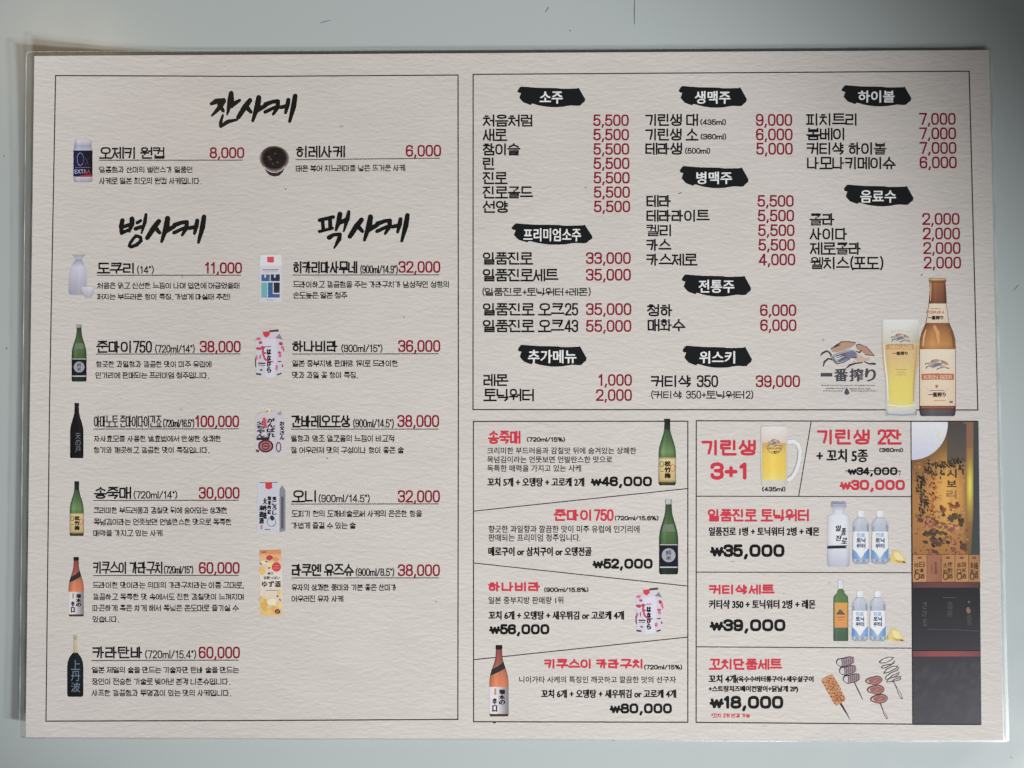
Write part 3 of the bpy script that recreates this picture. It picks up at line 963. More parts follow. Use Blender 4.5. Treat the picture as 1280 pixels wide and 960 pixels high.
e3 = offer(("꼬치단품세트", 886, 977.9, 823.4, 837.4), None, [], [("꼬치 4개", 886, 920, 843.6, 853.8), ("(옥수수버터롱구이+새우살구이", 920.8, 1016.7, 845.2, 853.8), ("+스트링치즈베이컨말이+닭날개 2P)", 886, 997.4, 857.2, 866)], ("₩18,000", 886.9, 979.2, 869.8, 886))
q = Print(1.0)
set_text(q, "*꼬치 2개 변경 가능", 889.3, 938, 891.9, 897, .85, BRIGHT)
q.build("small_print", e3)

# ------------------------------------------------------------------ specks caught under the film
for (x, y, rx, ry, rot, g) in ((357, 236.5, 1.5, .8, .2, 110), (427, 158, 2.6, 2.0, 0, 168), (850, 241.5, 2.6, .5, -.4, 70), (732, 234.5, 1.6, 1.2, 0, 150), (505, 396.5, 1.2, .9, 0, 140), (409, 573, 1.0, .8, 0, 110), (545, 752, 1.6, 1.0, .4, 150), (228, 346, 1.6, 1.4, 0, 160), (1152, 343.5, 1.6, .8, -.5, 120), (1029, 425, 1.6, 2.2, .2, 165), (980, 742, .9, .7, 0, 130), (1037, 728, 2.2, .7, .1, 165), (916, 702, 3.0, .7, .05, 160), (618, 903.4, 2.0, 1.0, 0, 60), (812, 496, .8, .6, 0, 120), (226, 512, 3.0, .8, -.1, 166)):
    q = Print(1.0)
    pts = [(x + rx * math.cos(t) * math.cos(rot) - ry * math.sin(t) * math.sin(rot), y + rx * math.cos(t) * math.sin(rot) + ry * math.sin(t) * math.cos(rot)) for t in [k * math.tau / 9 for k in range(9)]]
    q.poly(pts, C(g, g - 3, g - 5))
    q.build("speck", menu)

# ------------------------------------------------------------------ printed pictures of the drinks
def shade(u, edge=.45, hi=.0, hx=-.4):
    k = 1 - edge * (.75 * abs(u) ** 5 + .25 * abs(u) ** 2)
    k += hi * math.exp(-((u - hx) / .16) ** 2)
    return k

def prof_at(prof, v):
    for (a, wa), (b, wb) in zip(prof, prof[1:]):
        if a <= v <= b:
            t = (v - a) / max(1e-6, b - a)
            return wa + (wb - wa) * t
    return prof[-1][1]

def vessel(name, label, x0, x1, y0, y1, prof, bands, edge=.45, hi=.35, hx=-.45, n=40, lean=0.0, parent=None, layer=1.6, ncol=10, soft=0.0):
    """bands: (v, colour) stops down the height; hard steps where two stops share a v"""
    cx, hw, h = (x0 + x1) / 2, (x1 - x0) / 2, y1 - y0
    vs = sorted({i / n for i in range(n + 1)} | {max(0, b[0] - 1e-4) for b in bands} | {b[0] for b in bands} | {p[0] for p in prof})
    vs = [v for v in vs if 0 <= v <= 1]
    rows = [(y0 + v * h, cx + lean * (v - .5) - hw * prof_at(prof, v), cx + lean * (v - .5) + hw * prof_at(prof, v)) for v in vs]
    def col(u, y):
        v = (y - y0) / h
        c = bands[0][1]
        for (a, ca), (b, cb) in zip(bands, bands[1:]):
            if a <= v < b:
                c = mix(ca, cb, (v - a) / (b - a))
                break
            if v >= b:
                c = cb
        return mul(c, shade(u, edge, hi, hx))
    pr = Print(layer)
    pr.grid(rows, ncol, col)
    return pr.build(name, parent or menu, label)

def wrap(name, parent, x0, x1, y0, y1, prof, va, vb, ua, ub, colour, edge=.3, layer=2.4, slant=0.0, hi=0.0, hx=-.4):
    """a label or a wrapper following the vessel's outline between two heights"""
    cx, hw, h = (x0 + x1) / 2, (x1 - x0) / 2, y1 - y0
    n = 10
    pr = Print(layer)
    o = 0
    verts, cols, faces = [], [], []
    for i in range(n + 1):
        v = va + (vb - va) * i / n
        for j in range(9):
            u = ua + (ub - ua) * j / 8
            vv = min(1, max(0, v + slant * u))
            x = cx + hw * prof_at(prof, vv) * u
            verts.append((x, y0 + vv * h))
            cc = colour(u, (v - va) / (vb - va)) if callable(colour) else colour
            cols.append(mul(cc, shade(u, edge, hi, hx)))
    k = 0
    for (x, y), c_ in zip(verts, cols):
        pr.v.append(P(x, y, layer))
        pr.c.append(c_)
    for i in range(n):
        for j in range(8):
            a = i * 9 + j
            pr.f.append([a + 9, a + 10, a + 1, a])
    return pr.build(name, parent)

SAKE_P = [(0, .32), (.012, .35), (.05, .35), (.055, .32), (.17, .36), (.23, .46), (.29, .60), (.36, .78), (.43, .92), (.49, .985), (.54, 1), (.96, 1), (.985, .97), (1, .88)]

def lettering(parent, fn, name="label_lettering", layer=3.2):
    q = Print(layer)
    fn(q)
    return q.build(name, parent)

def dark_label_bottle(x0, x1, y0, y1, cap):
    b = vessel("bottle_picture", "green sake bottle with a dark round-emblem label", x0, x1, y0, y1, SAKE_P,
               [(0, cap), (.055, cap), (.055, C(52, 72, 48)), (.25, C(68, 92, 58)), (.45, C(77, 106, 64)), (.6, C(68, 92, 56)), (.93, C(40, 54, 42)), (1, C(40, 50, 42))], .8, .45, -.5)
    wrap("neck_label", b, x0, x1, y0, y1, SAKE_P, .33, .43, -.75, .75, C(104, 118, 98), .3)
    lb = wrap("bottle_label", b, x0, x1, y0, y1, SAKE_P, .60, .93, -.97, .97, lambda u, v: C(38, 38, 46), .2, 2.4)
    def f(q):
        cx, h = (x0 + x1) / 2, y1 - y0
        r = (x1 - x0) * .36
        cy = y0 + h * .745
        q.poly([(cx + r * math.cos(t * math.tau / 20), cy + r * 1.02 * math.sin(t * math.tau / 20)) for t in range(20)], C(150, 152, 164))
        union(q, strip([(x0 + 1, y0 + h * .605), (x1 - 1, y0 + h * .605)], 1.1, False, 'none'), C(170, 176, 170), 3.2)
        union(q, strip([(x0 + 1, y0 + h * .905), (x1 - 1, y0 + h * .905)], 1.6, False, 'none'), C(176, 178, 186), 3.2)
        vfont(q, "純米", cx, r * .8, cy - r * .8, cy + r * .8, C(44, 44, 58), .01, 3.9)
    lettering(lb, f)

def pine_label_bottle(x0, x1, y0, y1):
    b = vessel("bottle_picture", "green sake bottle with a yellow label", x0, x1, y0, y1, SAKE_P,
               [(0, C(38, 42, 40)), (.16, C(48, 54, 48)), (.165, C(60, 84, 58)), (.34, C(78, 106, 68)), (.5, C(102, 132, 84)), (.6, C(80, 104, 60)), (1, C(58, 58, 38))], .8, .45, -.5)
    lb = wrap("bottle_label", b, x0, x1, y0, y1, SAKE_P, .575, .955, -.95, .95, lambda u, v: mix(C(206, 188, 132), C(188, 160, 104), v) if .07 < v < .9 else C(122, 112, 70), .3, 2.4)
    def f(q):
        w, h = x1 - x0, y1 - y0
        vfont(q, "松竹梅", x0 + w * .52, w * .34, y0 + h * .63, y0 + h * .90, C(44, 40, 36), .02, bold=.42)
        union(q, strip(ring(x0 + w * .70, y0 + h * .69, x0 + w * .94, y0 + h * .79)[1], .8, True), C(196, 92, 58))
        union(q, strip(ring(x0 + w * .08, y0 + h * .64, x0 + w * .28, y0 + h * .72)[1], .8, True), C(96, 84, 58))
        union(q, strip([(x0 + w * .08, y0 + h * .79), (x0 + w * .3, y0 + h * .79)], .7, False, 'none'), C(110, 96, 70))
    lettering(lb, f)

def amber_bottle(x0, x1, y0, y1):
    b = vessel("bottle_picture", "orange sake bottle with a slanted neck band and white label", x0, x1, y0, y1, SAKE_P,
               [(0, C(44, 34, 36)), (.06, C(52, 38, 38)), (.065, C(132, 70, 64)), (.25, C(146, 82, 72)), (.4, C(186, 108, 78)), (.58, C(206, 116, 76)), (1, C(70, 52, 46))], .5, .25, -.3)
    wrap("neck_band", b, x0, x1, y0, y1, SAKE_P, .285, .375, -1, 1, C(54, 52, 56), .2, 2.4, -.055)
    lb = wrap("bottle_label", b, x0, x1, y0, y1, SAKE_P, .585, .965, -1, .98, lambda u, v: mix(C(206, 200, 206), C(128, 124, 132), (u + .3) / 1.1), .1, 2.4)
    def f(q):
        w, h = x1 - x0, y1 - y0
        vfont(q, "菊水の", x0 + w * .66, w * .30, y0 + h * .62, y0 + h * .84, C(40, 38, 40), .03, bold=.42)
        vfont(q, "辛口", x0 + w * .28, w * .22, y0 + h * .74, y0 + h * .94, C(48, 42, 42), .02, bold=.42)
        q.poly([(x0 + w * .25, y0 + h * .61), (x0 + w * .36, y0 + h * .61), (x0 + w * .36, y0 + h * .7), (x0 + w * .25, y0 + h * .7)], C(172, 140, 92))
    lettering(lb, f)

dark_label_bottle(89.6, 108.2, 405.5, 477, C(150, 146, 142))
b = vessel("bottle_picture", "matt black sake bottle with faint white characters", 87.6, 104.3, 503.8, 572.7, SAKE_P,
           [(0, C(50, 38, 36)), (.09, C(46, 36, 36)), (.1, C(36, 36, 37)), (1, C(30, 30, 32))], .3, .6, .5)
lettering(b, lambda q: vfont(q, "天の戸", 97.5, 6.5, 541, 566, C(128, 132, 138), -.01))
pine_label_bottle(87.2, 104.7, 601.7, 669.9)
amber_bottle(85.7, 104.8, 696.3, 770.5)
b = vessel("bottle_picture", "black sake bottle with a beige wrapped neck", 84, 104.2, 793.8, 871,
           [(0, .2), (.02, .21), (.08, .2), (.28, .24), (.285, .28), (.36, .72), (.44, .94), (.52, 1), (.96, 1), (.985, .96), (1, .82)],
           [(0, C(176, 160, 126)), (.07, C(160, 142, 108)), (.08, C(190, 170, 130)), (.285, C(178, 158, 118)), (.288, C(36, 40, 46)), (1, C(26, 28, 34))], .3, .5, .5)
lettering(b, lambda q: vfont(q, "上丹波", 94.5, 11.5, 824, 866, C(108, 132, 156), -.005))
pine_label_bottle(823.3, 844.9, 523.5, 606.7)
dark_label_bottle(823.9, 847.7, 624.1, 718, C(168, 170, 168))
amber_bottle(611.7, 635.8, 806.4, 895.5)

# can
CAN_P = [(0, .84), (.04, .88), (.08, .9), (.18, .92), (.23, 1), (.95, 1), (1, .88)]
b = vessel("can_picture", "silver sake can with a navy label", 91.8, 115.6, 175.2, 227.8, CAN_P,
           [(0, C(196, 188, 200)), (.1, C(168, 168, 186)), (.13, C(150, 152, 172)), (.24, C(172, 174, 192)), (.9, C(176, 174, 190)), (1, C(146, 142, 160))], .3, .2, -.5)
lb = wrap("can_label", b, 91.8, 115.6, 175.2, 227.8, CAN_P, .245, .865, -1, 1, lambda u, v: mix(C(40, 40, 86), C(34, 34, 42), (u + .8) / 1.2), .2)
def f(q):
    set_font(q, "Ox", 96, 111.5, 190.5, 207.5, lambda x, y: mix(C(132, 134, 164), C(62, 62, 78), (x - 97) / 12), -.02)
    union(q, strip([(94, 209.3), (113, 209.3)], .5, False, 'none'), C(128, 128, 158))
    set_font(q, "EXTRA", 93.4, 113, 211.8, 217, lambda x, y: mix(C(172, 168, 194), C(150, 60, 80), (x - 102) / 7), .01)
    q.poly([(95.5, 221), (103, 219), (114.5, 217.6), (114.5, 221)], C(158, 48, 56))
lettering(lb, f)

# bowl of hot sake
q = Print(1.6)
q.poly([(329.5, 208), (333, 215), (337, 219), (343, 220.8), (349, 219.6), (353.5, 215), (356, 209)], C(58, 48, 50))
bw = q.build("bowl_picture", menu, "dark bowl of hot sake seen from above")
q = Print(2.3)
def bowlc(x, y):
    d = math.hypot((x - 343) / 18, (y - 198) / 16)
    return mix(mix(C(30, 28, 30), C(48, 42, 42), random.random()), C(150, 130, 128), max(0, (d - .86) * 7) if x + y > 520 else max(0, (d - .93) * 6))
pts = [(343.1, 198.4)]
fc = []
for r in range(1, 9):
    for t in range(28):
        pts.append((343.1 + 18.4 * r / 8 * math.cos(t * math.tau / 28), 198.4 + 16 * r / 8 * math.sin(t * math.tau / 28)))
for t in range(28):
    fc.append([0, 1 + t, 1 + (t + 1) % 28])
for r in range(7):
    for t in range(28):
        a = 1 + r * 28
        fc.append([a + t, a + 28 + t, a + 28 + (t + 1) % 28, a + (t + 1) % 28])
q.tri(pts, fc, bowlc)
q.build("bowl_interior", bw)
q = Print(3.0)
union(q, strip([(329.8, 208.5), (334.5, 213), (340, 215.2), (346, 215.4), (352, 212.6), (356, 207.5)], 1.1, False, 'none'), C(196, 176, 176))
for (x, y, r, c) in ((338, 199, 2.2, C(92, 62, 56)), (336, 196, 1.3, C(120, 92, 80)), (344, 192, 1.4, C(96, 70, 62)), (347, 203, 1.6, C(90, 78, 66)), (341, 205, 1.2, C(102, 72, 60))):
    q.poly([(x + r * math.cos(t), y + r * .7 * math.sin(t)) for t in [k * math.tau / 8 for k in range(8)]], c, 3.4)
q.build("bowl_rim", bw)

# tokkuri flask and cup
TOK = [(0, .72), (.03, .62), (.10, .34), (.14, .34), (.24, .66), (.36, .86), (.5, .97), (.9, .97), (.97, .92), (1, .8)]
fl = vessel("flask_picture", "pale ceramic sake flask with its small cup", 86, 109.2, 318.5, 368.6, TOK,
            [(0, C(150, 150, 168)), (.08, C(170, 170, 186)), (.14, C(146, 146, 162)), (.3, C(188, 188, 204)), (1, C(150, 150, 166))], .12, .10, .2, lean=-2)
q = Print(2.4)
cup_rows = [(358.3, 101.3, 119), (360, 101.4, 118.8), (364, 102, 118), (368, 103.6, 116.6), (371, 106, 114.5), (372.6, 107.5, 113.5)]
q.grid(cup_rows, 8, lambda u, y: mul(mix(C(196, 196, 208), C(156, 156, 172), (y - 358) / 15), shade(u, .2, .1, .3)))
q.build("cup_picture", fl)

# cartons
def carton_hikari():
    q = Print(1.6)
    q.poly([(324.3, 332), (352.4, 332), (352.2, 377.4), (324.6, 377.4)], C(194, 192, 201))
    b = q.build("carton_picture", menu, "white carton with blue blocks and a red seal")
    q = Print(2.4)
    q.poly([(325.5, 318.2), (351.3, 318), (352.4, 332), (324.3, 332)], C(206, 204, 213))
    q.build("carton_roof", b)
    q = Print(2.4)
    for (x0, y0, x1, y1, c) in ((326.8, 343.2, 337.2, 351.5, C(66, 96, 140)), (338.4, 343, 349.8, 351.4, C(46, 56, 84)), (326.6, 353.4, 334, 372, C(98, 166, 170)),
                                (335, 353.2, 341, 372, C(58, 96, 146)), (342.2, 353.2, 349.6, 366, C(46, 52, 66)), (341, 367.6, 349.8, 372, C(60, 98, 142))):
        q.poly([(x0, y0), (x1, y0), (x1, y1), (x0, y1)], c)
    q.poly([(330.6, 343), (332.4, 343), (332.4, 347), (330.6, 347)], C(200, 202, 212), 3.0)
    q.poly([(342.6, 343), (344.4, 343), (344.4, 347), (342.6, 347)], C(200, 202, 212), 3.0)
    q.build("colour_block", b)
    q = Print(3.2)
    q.poly([(333.8, 321.2), (342.2, 320.8), (342.6, 327.6), (340, 328.4), (334.2, 327.8)], C(206, 66, 82))
    union(q, strip([(328.5, 337.4), (348.3, 337.2)], .9, False, 'none'), C(88, 88, 96))
    union(q, strip([(331, 340), (346, 339.8)], .5, False, 'none'), C(150, 150, 158))
    union(q, strip([(333.5, 375.2), (342, 375.2)], .6, False, 'none'), C(120, 130, 140))
    q.build("carton_seal", b)
carton_hikari()

def blob(q, x, y, rx, ry, c, layer=None, n=9, seed=0, rot=0.0):
    rnd = random.Random(seed + int(x * 31 + y * 17))
    pts = []
    for k in range(n):
        t = k * math.tau / n
        r = rnd.uniform(.65, 1.1)
        a, b_ = rx * r * math.cos(t), ry * r * math.sin(t)
        pts.append((x + a * math.cos(rot) - b_ * math.sin(rot), y + a * math.sin(rot) + b_ * math.cos(rot)))
    q.poly(pts, c, layer)

def carton_flower(ox, oy, kx, ky):
    T = lambda x, y: (ox + x * kx, oy + y * ky)      # 0..640 x 0..960 picture units
    q = Print(1.6)
    q.poly([T(*p) for p in ((95, 250), (200, 200), (230, 130), (470, 100), (520, 230), (545, 420), (530, 800), (320, 865), (100, 835))], C(190, 184, 196))
    b = q.build("carton_picture", menu, "white carton printed with pink blossoms")
    q = Print(2.4)
    q.poly([T(*p) for p in ((205, 240), (410, 225), (440, 420), (400, 850), (250, 850))], C(196, 194, 208))
    q.build("carton_front", b)
    q = Print(3.2)
    PINK, DEEP, GR = C(206, 96, 126), C(178, 52, 84), C(64, 58, 68)
    q.poly([T(*p) for p in ((210, 130), (320, 120), (325, 170), (280, 215), (230, 200))], C(206, 44, 56))
    union(q, strip([T(320, 118), T(465, 105)], 30 * ky, False, 'none'), C(98, 52, 62))
    q.poly([T(*p) for p in ((480, 160), (530, 250), (410, 225))], C(132, 122, 136))
    for i, (x, y, rx, ry, c) in enumerate(((140, 240, 40, 30, PINK), (175, 300, 34, 28, DEEP), (145, 395, 55, 26, DEEP), (215, 375, 40, 22, DEEP), (300, 362, 70, 8, DEEP), (500, 320, 36, 34, DEEP), (530, 380, 24, 40, PINK), (545, 415, 14, 26, DEEP), (480, 455, 40, 14, DEEP), (490, 500, 30, 40, PINK), (435, 700, 26, 44, PINK), (245, 465, 30, 16, DEEP), (115, 540, 20, 40, PINK), (170, 530, 9, 50, DEEP))):
        blob(q, *T(x, y), rx * kx, ry * ky, c, 3.2 + .12 * i, seed=i)
    union(q, strip([T(218, 395), T(215, 470), T(245, 560), T(310, 610), T(380, 605)], [30 * kx, 34 * kx, 30 * kx, 28 * kx, 12 * kx], False, 'round'), C(186, 66, 96), 5.0)
    for (a, b_, w) in (((140, 630), (255, 632), 18), ((450, 605), (510, 600), 12), ((105, 800), (185, 810), 24), ((440, 815), (510, 790), 18), ((140, 660), (250, 665), 6), ((95, 560), (100, 690), 14), ((525, 650), (530, 690), 16), ((170, 735), (205, 740), 22)):
        union(q, strip([T(*a), T(*b_)], w * ky, False, 'none'), GR, 5.2)
    q.build("blossom_print", b)
    q = Print(6.0)
    vfont(q, "はなびら", T(312, 0)[0], 62 * kx, T(0, 400)[1], T(0, 785)[1], C(36, 36, 42), .03, bold=.42)
    q.build("carton_lettering", b)
carton_flower(312, 405, .0781, .0781)
carton_flower(788.2, 728, .0742, .0755)

def carton_dad():
    T = lambda x, y: (312 + x * .0781, 500 + y * .0781)
    q = Print(1.6)
    q.poly([T(*p) for p in ((85, 270), (180, 195), (400, 170), (520, 215), (575, 300), (575, 830), (420, 882), (85, 860))], C(187, 181, 188))
    b = q.build("carton_picture", menu, "white carton with navy writing and a red round crest")
    q = Print(2.4)
    q.poly([T(*p) for p in ((420, 265), (560, 310), (565, 825), (420, 875))], C(188, 182, 192))
    q.poly([T(*p) for p in ((440, 215), (510, 180), (515, 245), (450, 240))], C(150, 146, 158))
    q.build("carton_side", b)
    q = Print(2.4)
    q.poly([T(*p) for p in ((240, 135), (320, 130), (325, 190), (300, 215), (250, 215))], C(214, 204, 180))
    q.poly([T(*p) for p in ((255, 165), (300, 160), (305, 195), (255, 215))], C(190, 132, 110), 3.0)
    q.build("carton_cap", b)
    q = Print(3.2)
    NV = C(48, 46, 68)
    vfont(q, "がんばれ", T(342, 0)[0], 128 * .0781, T(0, 290)[1], T(0, 600)[1], NV, .05, bold=.42)
    vfont(q, "父ちゃん", T(178, 0)[0], 128 * .0781, T(0, 340)[1], T(0, 600)[1], NV, .05, bold=.42)
    vfont(q, "お父さん", T(520, 0)[0], 70 * .0781, T(0, 340)[1], T(0, 640)[1], NV, .03, bold=.42)
    union(q, strip([T(110, 625), T(220, 618), T(320, 615)], 40 * .0781, False, 'none'), C(50, 48, 58))
    union(q, strip([T(235, 310), T(250, 420)], 55 * .0781, False, 'round'), C(196, 66, 86), 4.0)
    q.build("carton_lettering", b)
    q = Print(3.2)
    q.poly([T(*p) for p in ring(140, 640, 375, 835, 20, 2)[1]], C(164, 110, 112))
    union(q, strip([T(*p) for p in ring(150, 648, 368, 828, 20, 2)[1]], 26 * .0781, True), C(90, 40, 46), 3.9)
    union(q, strip([T(*p) for p in ring(205, 690, 310, 790, 12)[1]], 20 * .0781, True), C(104, 44, 50), 3.9)
    union(q, strip([T(230, 740), T(285, 740)], 22 * .0781, False, 'none'), C(96, 40, 46), 4.4)
    union(q, strip([T(*p) for p in ring(430, 680, 500, 830, 12, 2)[1]], 18 * .0781, True), C(110, 84, 92), 4.4)
    q.poly([T(*p) for p in ((105, 795), (155, 800), (150, 840), (105, 832))], C(84, 66, 76), 4.4)
    q.build("carton_crest", b)
carton_dad()

def carton_oni():
    q = Print(1.6)
    q.poly([(322, 603), (348, 602.6), (349.2, 665), (321, 665.2)], C(186, 186, 199))
    b = q.build("carton_picture", menu, "white carton with black writing, red seal and grey side")
    q = Print(2.4)
    q.poly([(349.6, 612), (353, 607), (356.8, 613), (356.8, 663.5), (349.6, 665)], C(126, 128, 142))
    q.poly([(351.5, 621), (354.5, 621), (354.5, 660), (351.5, 661)], C(84, 86, 100), 3.0)
    q.build("carton_side", b)
    q = Print(3.2)
    q.poly([(331.6, 603.2), (340, 603), (340.2, 610), (336, 612), (332, 610.4)], C(196, 48, 64))
    union(q, strip([(325, 603.6), (347, 603.2)], .8, False, 'none'), C(120, 120, 132), 3.0)
    q.build("carton_seal", b)
    q = Print(3.2)
    K_ = C(40, 40, 46)
    vfont(q, "鬼ころし", 343, 4.8, 620.5, 644, K_, .04, bold=.42)
    vfont(q, "純米吟醸", 336.8, 4.0, 620, 643, K_, .03, bold=.42)
    vfont(q, "大吟造", 331.2, 4.2, 622, 649, K_, .03, bold=.42)
    vfont(q, "本造酒", 326.8, 5.4, 631, 655, K_, .05, bold=.42)
    q.poly([(325.8, 656.5), (328.2, 656.5), (328.2, 661.5), (325.8, 661.5)], C(196, 110, 118))
    blob(q, 340, 647.5, 3.2, 3.6, K_, seed=2)
    union(q, strip(ring(334, 647, 345, 658, 12, 2)[1], .6, True), C(96, 96, 102), 3.9)
    union(q, strip([(331, 662), (338, 662)], .8, False, 'none'), C(90, 90, 98))
    q.build("carton_lettering", b)
carton_oni()

def carton_yuzu():
    q = Print(1.6)
    q.grid([(687.8, 324.6, 351.4), (692, 324.4, 351.6), (720, 324.8, 352.4), (745, 325, 352.6), (769.2, 325, 352.8)], 8,
           lambda u, y: mix(C(214, 150, 92), C(205, 199, 194), (y - 690) / 24) if y < 730 else mix(C(205, 199, 194), C(214, 170, 92), (y - 738) / 22))
    b = q.build("carton_picture", menu, "tall carton with yellow yuzu fruit")
    q = Print(2.4)
    q.poly([(324.6, 688), (351.3, 687.8), (351.5, 692.6), (324.5, 693)], C(206, 132, 74))
    q.build("carton_roof", b)
    q = Print(2.6)
    for i, (x, y, rx, ry, c) in enumerate(((337, 697, 4.6, 3.8, C(176, 58, 62)), (345, 699, 4.5, 3.4, C(206, 140, 70)), (338, 706, 5, 4.6, C(228, 200, 130)), (328.5, 713.5, 4.8, 5.6, C(214, 176, 82)), (330, 703, 4, 3, C(226, 206, 160)),
                                           (330, 756, 5.2, 8, C(206, 160, 70)), (327.5, 750, 3.4, 4.5, C(212, 176, 88)), (340, 752, 6.4, 5.6, C(238, 220, 170)), (343, 763, 6, 5, C(220, 158, 76)), (336, 765, 6, 3.6, C(226, 180, 86)), (349, 741, 3, 4, C(220, 180, 92)), (350, 757, 2.6, 4, C(226, 196, 112)))):
        blob(q, x, y, rx, ry, c, 2.6 + .1 * i, 12, i)
    for i, (x, y, r) in enumerate(((333, 702, .4), (336.5, 710, -.6), (347, 745.5, .5), (350.2, 750, 1.2), (347, 733, .3), (326.4, 705, .8))):
        blob(q, x, y, 2.2, .9, C(72, 82, 52), 4.0, 8, i, r)
    q.poly([(345.5 + 5.8 * math.cos(t), 708.8 + 5.8 * math.sin(t)) for t in [k * math.tau / 18 for k in range(18)]], C(202, 58, 62), 4.2)
    q.poly([(347 + 3.4 * math.cos(t), 764.4 + 3 * math.sin(t)) for t in [k * math.tau / 14 for k in range(14)]], C(50, 42, 40), 4.2)
    q.build("fruit_print", b)
    q = Print(5.2)
    set_font(q, "ゆず酒", 327.5, 351, 726.5, 734.2, C(44, 42, 44), .01)
    set_font(q, "甘酸っぱい", 329.5, 350, 720.5, 724.4, C(70, 66, 66), .01)
    set_font(q, "果実", 334.6, 342, 715.6, 718.6, C(70, 66, 66), .02)
    union(q, strip([(332, 738.4), (347.5, 738.2)], .5, False, 'none'), C(150, 148, 152))
    set_font(q, "酒", 345, 349, 762.4, 766.4, C(200, 180, 140), .02)
    union(q, strip([(342, 707), (349, 707)], .5, False, 'none'), C(226, 150, 150))
    union(q, strip([(342, 710), (349, 710)], .5, False, 'none'), C(226, 150, 150))
    union(q, strip([(327, 690.4), (333, 690.2)], 1.2, False, 'none'), C(150, 86, 40))
    q.build("carton_lettering", b)
carton_yuzu()

# ------------------------------------------------------------------ beast emblem and slogan
def beast(q, T, k, simple=False):
    TAN, GREY, VI, DK = C(172, 136, 112), C(150, 150, 158), C(112, 112, 136), C(62, 64, 72)
    q.poly([T(*p) for p in ((245, 215), (300, 180), (350, 130), (400, 108), (480, 110), (560, 122), (605, 125), (590, 155), (530, 190), (470, 215), (400, 245), (330, 262), (270, 258))], TAN)
    q.poly([T(*p) for p in ((610, 155), (650, 143), (710, 160), (770, 190), (820, 230), (860, 280), (878, 312), (800, 312), (745, 300), (715, 270), (690, 255), (650, 240), (615, 205))], C(168, 130, 108))
    q.poly([T(*p) for p in ((260, 320), (300, 285), (380, 262), (450, 235), (540, 222), (610, 245), (640, 300), (635, 350), (560, 345), (500, 375), (420, 410), (330, 435), (275, 395))], GREY)
    q.poly([T(*p) for p in ((300, 335), (400, 295), (470, 258), (560, 240), (610, 270), (625, 330), (540, 345), (470, 370), (380, 405), (330, 400), (400, 350))], VI, q.layer + .5)
    q.poly([T(*p) for p in ((635, 300), (690, 310), (740, 350), (820, 345), (790, 385), (720, 400), (640, 415), (570, 405), (600, 360))], C(186, 160, 142), q.layer + .3)
    ST = [([(245, 300), (215, 260), (180, 245), (120, 275), (95, 310)], [26, 24, 22, 24, 10]), ([(260, 370), (205, 355), (150, 400), (130, 465)], [22, 20, 26, 12]),
          ([(700, 415), (600, 425), (520, 450), (470, 495)], [16, 20, 26, 10]), ([(730, 400), (800, 430), (885, 432)], [14, 22, 30]),
          ([(300, 190), (330, 160), (375, 155)], [14, 30, 12]), ([(615, 245), (660, 270), (685, 235)], [10, 18, 16])]
    for pts, ws in ST:
        union(q, strip([T(*p) for p in pts], [w * k for w in ws], False, 'round'), DK, q.layer + .9)
    if not simple:
        for pts in ([(400, 108), (500, 108), (605, 124)], [(245, 215), (320, 160), (400, 108)], [(265, 330), (330, 435), (430, 410), (540, 345), (620, 340)], [(610, 160), (660, 143), (770, 188), (878, 312), (745, 300)], [(320, 320), (440, 275)], [(340, 350), (460, 295)], [(360, 385), (480, 330)], [(240, 300), (250, 360), (330, 435)]):
            union(q, strip([T(*p) for p in pts], 9.5 * k, False, 'round'), C(66, 66, 74), q.layer + 1.3)
        for pts in ([(300, 345), (380, 310)], [(310, 365), (420, 325)], [(600, 150), (560, 195), (500, 225)], [(530, 350), (580, 370), (620, 400)]):
            union(q, strip([T(*p) for p in pts], 10 * k, False, 'round'), C(214, 210, 208), q.layer + 1.7)

Z = 86 / 1007
q = Print(1.6)
beast(q, lambda x, y: (1018 + x * Z, 418 + y * Z), Z)
em = q.build("emblem", menu, "leaping beast emblem in tan and violet")
q = Print(1.6)
for ch, a, b in (("一", 1025.8, 1040.4), ("番", 1043, 1059.6), ("搾", 1062.4, 1078.8), ("り", 1082, 1094.6)):
    if ch == "一":
        union(q, strip([(1026, 468.5), (1040.4, 468.5)], 4.4, False, 'none'), C(72, 74, 80))
    else:
        set_font(q, ch, a, b, 460.8, 476.8, C(72, 74, 80), .008, bold=.55)
q.build("emblem_lettering", em)
q = Print(1.6)
for (t, a, b, y) in (("Brewed from the first press for this quality rich taste", 1027, 1094, 480.8), ("carefully brewed", 1032, 1055.5, 484.6), ("drawn from malt", 1062, 1088, 484.6), ("and first pressed", 1029, 1053.5, 487.6), ("brewing since then", 1064, 1095, 487.6)):
    set_font(q, t, a, b, y, y + 2.4, C(104, 106, 112), .01)
q.poly([(1058.5, 484.2), (1060.2, 487.2), (1061.8, 490.2), (1061.4, 492.6), (1058.6, 493.8), (1055.9, 492.6), (1055.5, 490.2), (1056.9, 487)], C(72, 78, 86))
q.build("slogan", em)

